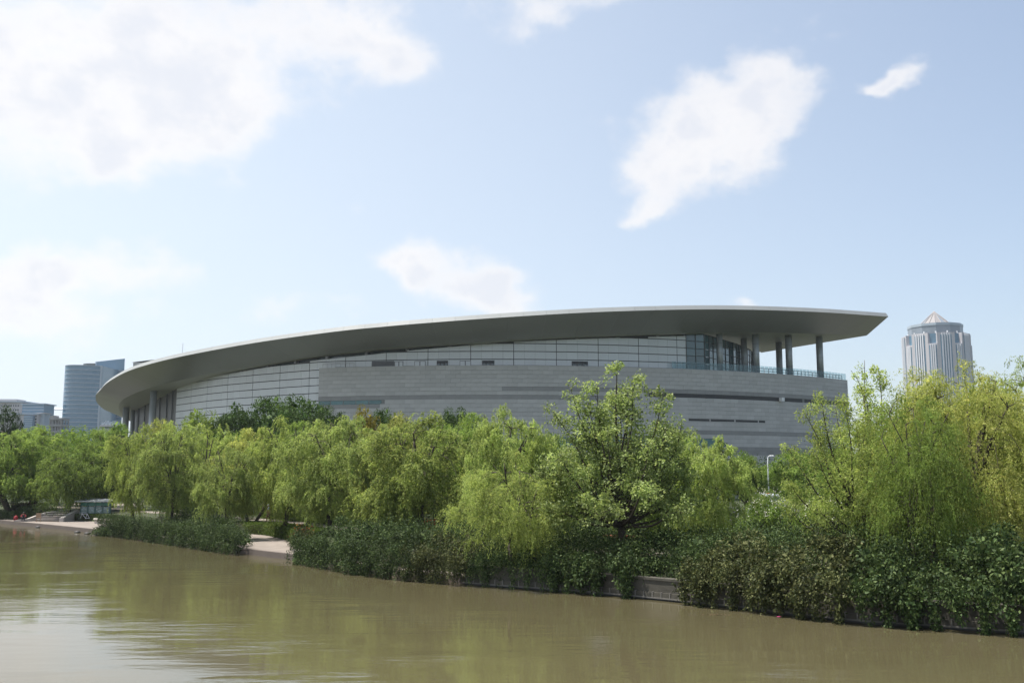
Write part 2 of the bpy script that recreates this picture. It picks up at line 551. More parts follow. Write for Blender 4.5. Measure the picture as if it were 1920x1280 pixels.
in_off = BANK + BN * (T0 + .9)[:, None]
keep = slice(2, len(BANK) - 2)
land_poly = [tuple(p) for p in in_off[keep]]
land_poly = land_poly + [(4200, -60), (4200, 6500), (-4200, 6500), (-4200, land_poly[0][1] + 500)]
struct(ngon(land_poly, LAND_Z).build('park_ground', M['ground']))
# the rise between terrace and park, hidden behind hedges for most of its length
mb = MB()
lo = [(p[0], p[1], TERR_Z - .02) for p in (BANK + BN * (T0 + .15)[:, None])[keep]]
hi = [(p[0], p[1], LAND_Z) for p in in_off[keep]]
mb.loft([lo, hi]); struct(mb.build('bank_slope', M['ground']))
mb = MB()
e0 = [(p[0], p[1], TERR_Z) for p in (BANK + BN * .32)[keep]]
e1 = [(p[0], p[1], TERR_Z) for p in (BANK + BN * (T0 + .3)[:, None])[keep]]
mb.loft([e0, e1]); struct(mb.build('terrace_pavement', M['paving']))
mb = MB()
w0 = [(p[0], p[1], -1.2) for p in BANK[keep]]; w1 = [(p[0], p[1], TERR_Z + .03) for p in BANK[keep]]; w2 = [(p[0], p[1], TERR_Z + .03) for p in (BANK + BN * .33)[keep]]
w3 = [(p[0], p[1], TERR_Z - .05) for p in (BANK + BN * .33)[keep]]
mb.loft([w0, w1, w2, w3]); struct(mb.build('quay_kerb', M['kerb']))
# promenade behind the willows, road beyond, lawn patches
mb = MB()
sel = np.where((BPX > -400) & (BPX < 1500))[0]
mb.loft([[(*(BANK[i] + BN[i] * TP[i]), LAND_Z + .006) for i in sel], [(*(BANK[i] + BN[i] * (TP[i] + 2.4)), LAND_Z + .006) for i in sel]])
struct(mb.build('promenade_pavement', M['paving']))
mb = MB()
sel = np.where((BPX > 288) & (BPX < 470))[0]
mb.loft([[(*(BANK[i] + BN[i] * (T0[i] + .95)), LAND_Z + .05) for i in sel], [(*(BANK[i] + BN[i] * max(T0[i] + 1.2, TP[i] - .3)), LAND_Z + .05) for i in sel]])
struct(mb.build('lawn', M['lawn']))
mb = MB(); a, b_, c, d = gnd(-900, 920, LAND_Z), gnd(2600, 932, LAND_Z), gnd(2600, 924, LAND_Z), gnd(-900, 915, LAND_Z)
mb.quad(*[(p.x, p.y, LAND_Z + .012) for p in (a, b_, c, d)]); struct(mb.build('road', M['asphalt']))

# ------------------------------------------------------------------ the museum
MUS = thing('museum', 'long grey curved museum under a swooping metal roof with a sharp cantilever', 'building', (0, 200, 0))
MUS_OFF = Vector((0, 200, 0))


def mpart(mb, name, m, smooth=False, parent=MUS):
    o = mb.build(name, m, None, smooth); o.parent = parent
    if parent is MUS: o.location = -MUS_OFF
    return o


CX, CY, RAD = -4.0, 283.0, 108.0
def pol(th, r, z=0.0): return Vector((CX + r * math.sin(th), CY - r * math.cos(th), z))


def th_px(px, r, z=20.0):
    lo, hi = -1.0, 1.05
    for _ in range(50):
        m_ = (lo + hi) / 2; p = pol(m_, r)
        if proj(p.x, p.y, z)[0] < px: lo = m_
        else: hi = m_
    return lo


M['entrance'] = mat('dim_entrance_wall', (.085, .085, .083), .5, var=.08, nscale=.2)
# --- roof: eave and knee curves
th_tip = th_px(1668, RAD + 10, 33); th_l = th_px(600, RAD + 10, 28)
left_ctrl = [(-100, 330), (-107.5, 300), (-109.5, 277), (-107.2, 261), (-103.2, 247), (-98.0, 232), (-90.5, 216), (-77.5, 199.5), (-58, 183.5)]
arc = [tuple(pol(t, RAD + 10).xy) for t in np.linspace(th_l, th_tip, 40)]
EAVE, ES = resample(catmull(left_ctrl + arc[::4] + ([arc[-1]] if (len(arc) - 1) % 4 else []), 14), n=241)
EN, ET = normals2(EAVE)
if np.dot(EN[150], np.array([CX, CY]) - EAVE[150]) < 0: EN = -EN
epx = np.array([proj(x, y, 27)[0] for x, y in EAVE]); i0 = int(np.argmin(epx))
TOP = [(184, 734), (190, 722), (205, 708), (240, 688), (285, 673.5), (340, 660), (460, 637), (580, 619), (700, 605), (800, 596.5), (900, 589), (1000, 582.5), (1100, 577), (1200, 573.5), (1300, 571.5), (1400, 572), (1540, 577), (1668, 586)]
ss, zz = [], []
for px, py in TOP:
    s_ = np.interp(px, epx[i0:], ES[i0:]); y_ = np.interp(s_, ES, EAVE[:, 1]); ss.append(s_); zz.append(zat(py, y_))
for k, z_ in ((6, 23.6), (4, 22.4), (3, 21.8)):
    pass
for (x, y), z_ in (((-102, 247), 24.1), ((-106, 261), 23.2), ((-109.5, 277), 22.4), ((-107.5, 300), 21.2), ((-100, 330), 19.8)):
    j = int(np.argmin(np.hypot(EAVE[:, 0] - x, EAVE[:, 1] - y))); ss.append(ES[j]); zz.append(z_)
EZ = np.polynomial.Polynomial.fit(ss, zz, 8)(ES)
_tc = catmull(TOP, 10)
for i in range(i0 + 6, len(ES)):
    EZ[i] = zat(np.interp(epx[i], _tc[:, 0], _tc[:, 1]), EAVE[i][1])
_k = np.ones(7) / 7
EZ[3:-3] = np.convolve(EZ, _k, 'same')[3:-3]
KW = np.interp(ES, [0, ES[i0], ES[i0] + 60, ES[-1]], [5.2, 5.2, 8.0, 8.0])
KNEE = EAVE + EN * KW[:, None]
kpx = np.array([proj(x, y, 24)[0] for x, y in KNEE]); k0 = int(np.argmin(kpx))
KN = [(226, 756), (240, 743), (276, 730), (328, 712), (460, 687.5), (580, 670), (767, 653.5), (937, 639), (1060, 631.5), (1170, 627.5), (1285, 624.5), (1350, 623), (1450, 623.5), (1540, 626), (1625, 629)]
ss, zz = [], []
for px, py in KN:
    s_ = np.interp(px, kpx[k0:], ES[k0:]); ss.append(s_); zz.append(zat(py, np.interp(s_, ES, KNEE[:, 1])))
for j, dz in ((0, 3.2), (max(1, k0 // 2), 3.1)):
    ss.append(ES[j]); zz.append(EZ[j] - dz)
KZ = np.polynomial.Polynomial.fit(ss, zz, 6)(ES)
# cut end at the right: from the tip to the knee corner to the far corner
Kn = at(1625, 629, KNEE[-1][1]); _sh = np.array([Kn.x, Kn.y]) - KNEE[-1]
for i in range(30): KNEE[-1 - i] += _sh * (1 - i / 30.0)
_kc = catmull(KN, 10)
for i in range(170, len(ES)): KZ[i] = zat(np.interp(proj(*KNEE[i], KZ[i])[0], _kc[:, 0], _kc[:, 1]), KNEE[i][1])
KZ[-1] = Kn.z
_t = 1 - np.clip((ES[-1] - ES) / 14, 0, 1)
FAR = Vector((0, 0, 0)); _y = (KZ[-1] - CAM_H) / (zat(661, 100) - CAM_H) * 100; FAR = at(1427, 661, _y)
INN = KNEE + EN * 26.0
_w = (1 - np.clip((ES[-1] - ES) / 26, 0, 1)) ** 1.5
INN = INN * (1 - _w)[:, None] + np.array([FAR.x, FAR.y])[None] * _w[:, None]
IZ = KZ + .15; IZ[-1] = FAR.z
FH = .80
FB = EAVE + EN * .04
FT = EAVE + EN * .52
step = 5
mb = MB()
for a in range(0, 240, 3):
    b_ = min(a + 3, 240); mb = MB(); g = .012
    idx = range(a, b_ + 1)
    top = [(*FT[i], EZ[i]) for i in idx]; bot = [(*FB[i], EZ[i] - FH) for i in idx]
    def trim(row):
        row = [Vector(p) for p in row]; row[0] = row[0].lerp(row[1], .008); row[-1] = row[-1].lerp(row[-2], .008); return row
    top, bot = trim(top), trim(bot)
    back = [Vector((*(EAVE[i] + EN[i] * .9), EZ[i] + .03)) for i in idx]
    mb.loft([bot, top, back]); mpart(mb, 'fascia_panel', M['fascia'])
for a in range(0, 240, 5):
    idx = list(range(a, min(a + 5, 240) + 1)); rows = []
    for k in np.linspace(0, 1, 4):
        row = [Vector((*(FB[i] * (1 - k) + KNEE[i] * k), (EZ[i] - FH) * (1 - k) + KZ[i] * k)) for i in idx]
        row[0] = row[0].lerp(row[1], .012); row[-1] = row[-1].lerp(row[-2], .012)
        rows.append(row)
    mb = MB(); mb.loft(rows); mpart(mb, 'soffit_panel', M['soffit'], True)
mb = MB()
for k in range(4):
    pass
mb.loft([[Vector((*(KNEE[i] * (1 - k) + INN[i] * k), KZ[i] * (1 - k) + IZ[i] * k)) for i in range(241)] for k in (0, .33, .66, 1)])
mpart(mb, 'flat_soffit', M['flat_soffit'])
mb = MB()
TI = EAVE + EN * 14; T2 = INN
mb.loft([[(*(EAVE[i] + EN[i] * .9), EZ[i] + .01) for i in range(241)], [(*TI[i], EZ[i] - .3) for i in range(241)], [(*T2[i], max(IZ[i] + .9, EZ[i] - 2.6)) for i in range(241)], [(*T2[i], IZ[i]) for i in range(241)]])
mpart(mb, 'roof_deck', M['roof_deck'])
mb = MB(); i = 240
mb.add([(*FT[i], EZ[i]), (*FB[i], EZ[i] - FH), (*KNEE[i], KZ[i]), (*INN[i], IZ[i]), (*T2[i], max(IZ[i] + .9, EZ[i] - 2.6)), (*TI[i], EZ[i] - .3), (*(EAVE[i] + EN[i] * .9), EZ[i] + .01)], [tuple(range(7))])
mpart(mb, 'roof_end', M['fascia'])
# roof-top glass housing and mast near the low end
p = at(266, 677, 216); mb = MB(); mb.prism([(p.x - 1.9, p.y), (p.x + 2.4, p.y), (p.x + 2.4, p.y + 4), (p.x - 1.9, p.y + 4)], p.z - 2.2, p.z - .25); mb.add([(p.x - 2.2, p.y - .2, p.z - .25), (p.x + 2.7, p.y - .2, p.z + .35), (p.x + 2.7, p.y + 4.2, p.z + .35), (p.x - 2.2, p.y + 4.2, p.z - .25)], [(0, 1, 2, 3)])
mpart(mb, 'rooflight', M['fascia'])
p = at(343, 643, 205); mb = MB(); mb.tube([(p.x, p.y, p.z - 3.2), (p.x, p.y, p.z)], .05, 5); mpart(mb, 'mast', M['steel'])

# --- upper metal wall, left part to the ground
th_g = th_px(1287, RAD, 27); th_600 = th_px(600, RAD, 24)
warc = [tuple(pol(t, RAD).xy) for t in np.linspace(th_600, th_g, 30)]
wl = at(331, 740, 211)
WALL, WS = resample(catmull([(wl.x, 211), (-59.5, 197.2), (-47.5, 187.8)] + warc[::3] + [warc[-1]], 12), step=1.92)
WN, WT = normals2(WALL)
if WN[10][1] < 0: WN = -WN
wpx = np.array([proj(x, y, 25)[0] for x, y in WALL])
WTOP = np.interp(wpx, [331, 400, 480, 580, 767, 937, 1060, 1170, 1290], [718, 705.5, 691.5, 677, 657, 642, 636.5, 632.5, 629.5])
WZ = np.array([zat(WTOP[i], WALL[i][1]) for i in range(len(WALL))])
th_s0, th_s1 = th_px(597, RAD + 1.2, 20), th_px(1590, RAD + 1.2, 22)
p900 = pol(th_px(900, RAD + 1.2, 24), RAD + 1.2); Z_ST = zat(686, p900.y)
z_line = zat(674, p900.y + 1.2); ROWH = 1.42
ztops = [z_line + ROWH * k for k in range(5, -14, -1)]
for i in range(len(WALL) - 1):
    p0, p1 = WALL[i], WALL[i + 1]; n_ = WN[i]
    for zt in ztops:
        zb = zt - ROWH + .15
        ztl, ztr = min(zt, WZ[i]), min(zt, WZ[i + 1])
        if max(ztl, ztr) - zb < .25 or zt < 4: continue
        if wpx[i] > 612 and zt < Z_ST - .3: continue
        ztl, ztr = max(ztl, zb + .02), max(ztr, zb + .02)
        gl = .012 if i % 4 else .06; gr = .012 if (i + 1) % 4 else .06
        u = (p1 - p0); ln = np.linalg.norm(u); u = u / ln
        a = p0 + u * gl; c = p1 - u * gr; dpt = n_ * .10
        zb_ = max(zb, Z_ST + .3) if (wpx[i] > 612 and zt - ROWH < Z_ST) else zb
        if zt - zb_ < .2: continue
        mb = MB()
        F = [(*a, zb_), (*c, zb_), (*c, ztr), (*a, ztl)]; Bk = [(*(a + dpt), zb_), (*(c + dpt), zb_), (*(c + dpt), ztr), (*(a + dpt), ztl)]
        mb.add(F + Bk, [(0, 1, 2, 3), (1, 0, 4, 5), (2, 1, 5, 6), (3, 2, 6, 7), (0, 3, 7, 4)])
        mpart(mb, 'metal_panel', M['metal_panel'])
WB = WALL + WN * .11
mb = MB(); mb.loft([[(*WB[i], 0) for i in range(len(WB))], [(*WB[i], WZ[i] - .01) for i in range(len(WB))], [(*(WB[i] + WN[i] * .9), WZ[i] - .01) for i in range(len(WB))]])
mpart(mb, 'wall_backing', M['joint_dark'])
WC = WALL + WN * .95
mb = MB(); mb.loft([[(*WC[i], WZ[i] - .1) for i in range(len(WC))], [(*WC[i], KZ[int(np.argmin(np.hypot(KNEE[:, 0] - WC[i][0], KNEE[:, 1] - WC[i][1])))] + .15) for i in range(len(WC))]])
mpart(mb, 'clerestory', M['dark_glass'])
for i in range(2, len(WALL) - 1, 4):
    mb = MB(); c = WALL[i] + WN[i] * .45; mb.box((c[0], c[1], WZ[i] + 1.4), (.55, .7, 2.8), math.atan2(WT[i][1], WT[i][0]))
    mpart(mb, 'roof_bracket', M['louver'])
# return wall and recessed entrance at the left end
mb = MB()
ent = catmull([(wl.x + .05, 211.12), (-77, 219), (-84, 229), (-91, 240), (-97, 252), (-101, 266), (-102, 285)], 6)
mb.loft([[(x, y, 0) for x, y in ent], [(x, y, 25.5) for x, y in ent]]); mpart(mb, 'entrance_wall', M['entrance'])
for k in range(2, len(ent) - 1, 3):
    mb = MB(); x, y = ent[k]; mb.box((x - .12, y - .1, 12), (.18, .18, 24), .6); mpart(mb, 'mullion', M['mullion'])
for px, Y, r in ((287, 212.5, .74), (237, 236, .74), (250, 241, .5)):
    c = at(px, 760, Y); j = int(np.argmin(np.hypot(KNEE[:, 0] - c.x, KNEE[:, 1] - c.y))); zt = KZ[j] + .1
    mb = MB(); mb.lathe([(r, 0), (r, zt - 1.2)], (c.x, Y, 1.2), 28); mpart(mb, 'column', M['col_metal'], True)

# --- stone podium
SR = RAD + 1.2
SL, SHH = 1.8, .735
NROW = 33
a_step = SL / SR
nsl = int((th_s1 - th_s0) / a_step); a_step = (th_s1 - th_s0) / nsl
def tpx(px): return th_px(px, SR, 20)
BANDS = {5: [(935, 1592, 'band')], 7: [(596, 1205, 'band')], 6: [(1217, 1505, 'slot'), (1509, 1592, 'slot')], 8: [(597, 716, 'teal')], 9: [(597, 716, 'band')],
         15: [(1260, 1592, 'band')], 17: [(1020, 1361, 'teal')], 18: [(1020, 1361, 'teal')], 19: [(700, 1592, 'band')], 20: [(700, 1592, 'band')]}
BANDS = {k: [(tpx(a), tpx(b), t) for a, b, t in v] for k, v in BANDS.items()}
sl_mb = MB(); sl_mb.box((0, .05, -SHH / 2 + .02), (SL * (a_step * SR / SL) - .014, .10, SHH - .032)); slab_me = sl_mb.mesh('stone_slab', M['stone'])
cand = []
band_rest = MB(); rest = MB()
for row in range(NROW):
    zt = Z_ST - row * SHH
    off = .5 if row % 2 else 0.0
    for k in range(-1 if off else 0, nsl):
        t0, t1 = th_s0 + (k + off) * a_step, th_s0 + (k + 1 + off) * a_step
        full = t0 >= th_s0 - 1e-6 and t1 <= th_s1 + 1e-6
        t0, t1 = max(t0, th_s0), min(t1, th_s1)
        if t1 - t0 < .15 * a_step: continue
        tm = (t0 + t1) / 2; kind = None
        for a, b, t in BANDS.get(row, ()):
            if a <= tm <= b: kind = t
        if kind in ('slot', 'teal'): continue
        p = pol(tm, SR); px = proj(p.x, p.y, zt)[0]; py = proj(p.x, p.y, zt - .3)[1]
        vis = py < 770 and not (1040 < px < 1285 and py > 725) and not (py > 735 and px > 1560)
        cand.append((kind, row, tm, t1 - t0, zt, full, vis, p.y))
vis = sorted([c for c in cand if c[0] is None and c[5] and c[6]], key=lambda c: c[7])[:300]
vset = {(c[1], round(c[2], 6)) for c in vis}
nb = 0
for kind, row, tm, dt, zt, full, v_, _y in cand:
    if kind is None and (row, round(tm, 6)) in vset:
        o = put('stone_slab', slab_me, MUS, pol(tm, SR, zt) - MUS_OFF, tm); continue
    t = rest if kind is None else band_rest
    c = pol(tm, SR - .05, zt - SHH / 2)
    t.box((c.x, c.y, c.z), (dt * SR - .014, .10, SHH - .032), tm)
stuff(mpart(rest, 'stone_cladding', M['stone'])); stuff(mpart(band_rest, 'dark_stone_cladding', M['stone_band']))
ths = np.linspace(th_s0, th_s1, 90)
mb = MB()
mb.loft([[pol(t, SR - .102, 0) for t in ths], [pol(t, SR - .102, Z_ST - .03) for t in ths], [pol(t, SR - 40, Z_ST - .03) for t in ths]])
mpart(mb, 'podium_core', M['stone_joint'])
mb = MB()
for t in (th_s0, th_s1):
    a, b = pol(t, SR - .1, 0), pol(t, SR - 40, 0); mb.quad(a, b, b + Vector((0, 0, Z_ST - .03)), a + Vector((0, 0, Z_ST - .03)))
mpart(mb, 'podium_side', M['stone'])


def ring_box(t0, t1, r0, r1, z0, z1, n=None):
    n = n or max(2, int((t1 - t0) * r1 / 2.5)); m = MB(); T = np.linspace(t0, t1, n + 1)
    rows = [[pol(t, r0, z0) for t in T], [pol(t, r1, z0) for t in T], [pol(t, r1, z1) for t in T], [pol(t, r0, z1) for t in T], [pol(t, r0, z0) for t in T]]
    m.loft(rows); return m


for row, v in BANDS.items():
    for a, b, t in v:
        if t == 'slot':
            mpart(ring_box(a, b, SR - .1, SR - .085, Z_ST - (row + 1) * SHH, Z_ST - row * SHH), 'slot_window', M['slot_dark'])
        if t == 'teal' and row in (8, 17):
            n = max(2, int((b - a) * SR / 2.4)); hgt = SHH * (1 if row == 8 else 2); T = np.linspace(a, b, n + 1)
            for q in range(n):
                z1 = Z_ST - row * SHH - .03
                mpart(ring_box(T[q] + .0006, T[q + 1] - .0006, SR - .10, SR - .07, z1 - hgt + .05, z1, 1), 'teal_pane', M['teal_glass'])
mpart(ring_box(tpx(1290), tpx(1433), SR - .04, SR + .012, Z_ST - 12.75 * SHH, Z_ST - 12.15 * SHH), 'slot_window', M['slot_dark'])
c = pol(tpx(1462), SR + .55, zat(749, pol(tpx(1462), SR).y)); mb = MB(); mb.box(c, (.75, .7, .7), tpx(1462)); mb.box((c.x, c.y + .4, c.z + .05), (.2, .5, .2), tpx(1462)); mpart(mb, 'floodlight', M['white_paint'])
# coping and glass balustrade
mpart(ring_box(th_s0, th_s1, SR - .5, SR + .04, Z_ST + .003, Z_ST + .12), 'coping', M['stone'])
t_r0 = tpx(1262)
n = 44; T = np.linspace(t_r0, th_s1, n + 1)
for q in range(n):
    mpart(ring_box(T[q] + .0004, T[q + 1] - .0004, SR - .32, SR - .30, Z_ST + .125, Z_ST + 1.45, 1), 'balustrade_pane', M['rail_glass'])
t_r1 = tpx(1425); T = np.linspace(t_r1, th_s1 - .002, 24)
for zz_ in (.62, 1.12):
    mb = MB(); mb.tube([pol(t, SR - 1.1, Z_ST + zz_) for t in T], .055, 6); mpart(mb, 'hand_rail', M['dark_metal'])
for t in T:
    mb = MB(); mb.tube([pol(t, SR - 1.1, Z_ST - .02), pol(t, SR - 1.1, Z_ST + 1.14)], .05, 6); mpart(mb, 'rail_post', M['dark_metal'])
# left edge rail of the podium roof
T = np.linspace(th_s0 + .004, tpx(660), 8); mb = MB(); mb.tube([pol(t, SR - .6, Z_ST + .95) for t in T], .04, 5); mpart(mb, 'hand_rail', M['steel'])
for t in T:
    mb = MB(); mb.tube([pol(t, SR - .6, Z_ST - .02), pol(t, SR - .6, Z_ST + .95)], .035, 5); mpart(mb, 'rail_post', M['steel'])


# windows in the metal wall just above the podium
def facade_box(mbx, px0, px1, z0, z1, r, d):
    t0, t1 = th_px(px0, RAD, 25), th_px(px1, RAD, 25); c = pol((t0 + t1) / 2, r, (z0 + z1) / 2)
    mbx.box(c, ((t1 - t0) * RAD, d, z1 - z0), (t0 + t1) / 2); return mbx


zw0, zw1 = Z_ST + .05, z_line - .16
for (a, b, k) in ((697, 740, 'l'), (740, 756, 'w'), (777, 798, 'w'), (819, 840, 'd'), (862, 883, 'w'), (904, 927, 'd'), (1072, 1102, 'd')):
    if k == 'l':
        o = mpart(facade_box(MB(), a, b, zw0, zw1, RAD + .03, .1), 'louver', M['louver'])
        mb = MB()
        for q in range(6): facade_box(mb, a + 1, b - 1, zw0 + .12 + q * .19, zw0 + .2 + q * .19, RAD + .12, .06)
        s_ = mb.build('blade', M['joint_dark'], o); continue
    o = mpart(facade_box(MB(), a, b, zw0, zw1, RAD + .02, .1), 'window', M['joint_dark'] if k == 'd' else M['louver'])
    w = b - a; n = 3 if k == 'd' else 2
    for q in range(n):
        x0 = a + w * (q / n) + 1.0; x1 = a + w * ((q + 1) / n) - 1.0
        facade_box(MB(), x0, x1, zw0 + .12, zw1 - (.12 if k == 'w' else .5), RAD + .075, .03).build('pane', M['dark_glass'] if k == 'd' else M['metal_panel'], o)

# --- glass hall and columns at the right end
cw = [tuple(pol(t, RAD).xy) for t in np.linspace(th_g, th_px(1322, RAD, 27), 5)]
cw += [tuple(pol(th_px(1345, 104, 27), 104.5).xy), tuple(pol(th_px(1375, 99, 27), 100).xy), tuple(pol(th_px(1402, 93, 27), 94).xy), tuple(pol(th_px(1418, 86, 27), 86).xy), tuple(pol(th_px(1412, 78, 27), 78).xy)]
CW, _ = resample(catmull(cw, 10), step=2.0); CN, CT = normals2(CW)
zc0, zc1 = Z_ST - .02, 31.5
nr = 5; rh = (zc1 - zc0) / nr
for i in range(len(CW) - 1):
    for r in range(nr):
        mb = MB(); a, b = CW[i], CW[i + 1]; u = (b - a); a2, b2 = a + u * .04, b - u * .04
        z0_, z1_ = zc0 + r * rh + .06, zc0 + (r + 1) * rh - .06
        mb.quad((*a2, z0_), (*b2, z0_), (*b2, z1_), (*a2, z1_)); mpart(mb, 'curtain_pane', M['curtain_glass'])
for i in range(len(CW)):
    mb = MB(); mb.box((CW[i][0], CW[i][1], (zc0 + zc1) / 2), (.12, .22, zc1 - zc0), math.atan2(CT[i][1], CT[i][0])); mpart(mb, 'mullion', M['mullion'])
for r in range(nr + 1):
    mb = MB(); mb.tube([(*p, zc0 + r * rh) for p in CW], .07, 4); mpart(mb, 'transom', M['mullion'])
for px, rr, rad in ((1350, 107.2, .56), (1418, 107.2, .64), (1480, 107.0, .66), (1538, 107.2, .68), (1462, 97, .66), (1396, 101, .6)):
    t = th_px(px, rr, 27); c = pol(t, rr)
    j = int(np.argmin(np.hypot(KNEE[:, 0] - c.x, KNEE[:, 1] - c.y))); zt = KZ[j] + .12
    mb = MB(); mb.lathe([(rad, 0), (rad, zt - Z_ST + .04)], (c.x, c.y, Z_ST - .035), 28); o = mpart(mb, 'column', M['col_metal'], True)
    for q in range(1, 4):
        mb = MB(); mb.lathe([(rad + .006, -.02), (rad + .006, .02)], (c.x, c.y, Z_ST + q * (zt - Z_ST) / 4), 28); mb.build('joint_ring', M['joint_dark'], o, True)
# core wall behind the metal wall so no daylight leaks through the roof
mb = MB(); T = np.linspace(th_600, th_px(1300, 96, 27), 30)
mb.loft([[pol(t, 98, 0) for t in T], [pol(t, 98, KZ[int(np.argmin(np.hypot(KNEE[:, 0] - pol(t, 110).x, KNEE[:, 1] - pol(t, 110).y)))] + .3) for t in T]]); mpart(mb, 'core_wall', M['joint_dark'])


# ------------------------------------------------------------------ far buildings
M['blue_glass'] = mat('blue_facade_glass', (.11, .205, .29), .2, spec=.6, var=.10, nscale=.05)  # glass tinted bluer and paler to colour in distance haze
M['spandrel'] = mat('pale_spandrel', (.34, .40, .46), .5)
M['pale_wall'] = mat('pale_facade', (.42, .40, .41), .7, var=.05, nscale=.1)
M['rose_stone'] = mat('rose_grey_stone', (.46, .45, .475), .6, var=.05, nscale=.08)  # lightened and cooled so the tower looks faded by haze
M['tower_rib'] = mat('pale_rib', (.60, .61, .65), .5)
M['bare_concrete'] = mat('bare_concrete', (.24, .24, .24), .85, var=.1, nscale=.3)


def local(root):
    off = Vector(root.location)
    def f(mb, name, m, smooth=False, parent=None):
        o = mb.build(name, m, None, smooth); o.parent = parent or root
        if parent is None: o.location = -off
        return o
    return f


# left office tower: a bowed front slab before a taller slab with a raking top
Y = 640
b0 = at(116, 805, Y)
OT = thing('office_tower', 'blue glass office tower with a bowed striped front and raking top left of the museum', 'tower', (b0.x, Y, LAND_Z))
P = local(OT)
def X(px, y): return at(px - 2.5, 780, y).x
fp = [(X(116, Y), Y + 12), (X(117.5, Y), Y + 4), (X(123, Y), Y - 3), (X(135, Y), Y - 6), (X(152, Y), Y - 6), (X(170, Y), Y - 4), (X(190, Y), Y)]
fp = [tuple(p) for p in catmull(fp, 5)]
zt = zat(686, Y)
poly = fp + [(X(190, Y), Y + 26), (X(116, Y), Y + 26)]
P(MB().prism(poly, 0, zt), 'front_slab', M['blue_glass'])
nfl = 27; fh = zt / nfl
fpo = [(p[0] * 1.0, p[1] - .25) for p in fp]
for k in range(3, nfl + 1):
    mb = MB(); z = k * fh
    mb.loft([[(*p, z - .3) for p in fp], [(*p, z - .3) for p in fpo], [(*p, z + .12) for p in fpo], [(*p, z + .12) for p in fp]])
    P(mb, 'spandrel_band', M['spandrel'])
mb = MB(); mb.box((X(188.3, Y), Y - .4, zt / 2), (.95, 1.2, zt)); P(mb, 'edge_fin', M['spandrel'])
Y2 = Y + 27
x0, x1, xm = X(147, Y2), X(231, Y2), X(177, Y2)
zl, zm, zr = zat(680, Y2), zat(678, Y2), zat(672, Y2)
mb = MB(); v = [(xm, Y2, 0), (x1, Y2, 0), (x1 - 7.6, Y2 + 18, 0), (xm, Y2 + 18, 0), (xm, Y2, zm), (x1, Y2, zr), (x1 - 7.6, Y2 + 18, zr), (xm, Y2 + 18, zm)]
mb.add(v, [(0, 1, 5, 4), (1, 2, 6, 5), (2, 3, 7, 6), (3, 0, 4, 7), (4, 5, 6, 7)]); P(mb, 'rear_slab', M['blue_glass'])
mb = MB(); mb.prism([(x0, Y2 + 5), (x0 + 3, Y2 + 3), (xm, Y2 + 3), (xm, Y2 + 17), (x0, Y2 + 17)], 0, zl); P(mb, 'stair_core', M['dark_glass'])
for k in range(2, 30):
    z = k * fh * .93
    if z > zr - 1: break
    mb = MB(); mb.box(((xm + x1) / 2, Y2 - .1, z), (x1 - xm - .4, .25, .5)); P(mb, 'spandrel_band', M['spandrel'])
mb = MB(); mb.box((X(177.6, Y2), Y2 - .2, zm / 2), (.9, .6, zm)); P(mb, 'edge_fin', M['spandrel'])

# annex at the foot of the office tower
a0 = at(192, 800, 600)
AN = thing('annex_block', 'low pale flat-roofed block with roof plant at the foot of the blue glass tower', 'building', (a0.x, 600, LAND_Z))
P = local(AN); z1 = zat(796, 600); xa, xb = at(187, 800, 600).x, at(221, 800, 600).x
P(MB().box(((xa + xb) / 2, 606, z1 / 2), (xb - xa, 12, z1)), 'wall', M['pale_wall'])
for q in range(5):
    mb = MB(); mb.box((xa + 1.3 + q * 2.2, 602, z1 + .9 + .3 * (q % 2)), (1.5, 2.5, 1.9 + .6 * (q % 2))); P(mb, 'roof_unit', M['spandrel'])
mb = MB(); mb.box(((xa + xb) / 2, 599.95, z1 - 1.6), (xb - xa - .5, .15, .9)); P(mb, 'window_strip', M['dark_glass'])
# unfinished concrete frame
Y = 560
f0 = at(101, 800, Y)
CF = thing('concrete_frame', 'unfinished grey concrete frame building with open floors beside the blue tower', 'building', (f0.x, Y, LAND_Z))
P = local(CF); xa, xb, z1 = at(91, 800, Y).x, at(115, 800, Y).x, zat(785, Y)
for k in range(7):
    z = z1 - k * 3.6
    if z < 2: break
    mb = MB(); mb.box(((xa + xb) / 2, Y + 5, z), (xb - xa, 10, 1.1)); P(mb, 'floor_slab', M['bare_concrete'])
for k in range(5):
    for yy in (Y + .6, Y + 9.4):
        mb = MB(); mb.box((xa + .4 + k * (xb - xa - .8) / 4, yy, z1 / 2), (.55, .55, z1 - .1)); P(mb, 'pillar', M['bare_concrete'])
mb = MB(); mb.box((xa + 1.3, Y + 4, z1 / 2 + 1), (2.2, 6, z1 + 2)); P(mb, 'stair_core', M['bare_concrete'])
# tower crane behind the blue tower, only the counter jib shows
Y = 760
c0 = at(131, 767, Y)
TC = thing('tower_crane', 'tower crane whose jib reaches out left of the blue glass tower', 'crane', (c0.x, Y, LAND_Z))
P = local(TC); zj = c0.z
mb = MB()
for dx in (-.8, .8):
    for dy in (-.8, .8): mb.tube([(c0.x + dx, Y + dy, 0), (c0.x + dx, Y + dy, zj)], .12, 4)
for k in range(int(zj / 2.2)):
    mb.tube([(c0.x - .8, Y - .8, k * 2.2), (c0.x + .8, Y - .8, k * 2.2 + 2.2)], .08, 4)
P(mb, 'mast', M['steel'])
xl = at(93, 767, Y).x; mb = MB()
for dz in (-.55, .55): mb.tube([(xl, Y, zj + dz), (c0.x + 38, Y, zj + dz)], .16, 4)
for k in range(24):
    x = xl + k * 1.5; mb.tube([(x, Y, zj - .55), (x + .75, Y, zj + .55), (x + 1.5, Y, zj - .55)], .09, 4)
P(mb, 'jib', M['steel'])
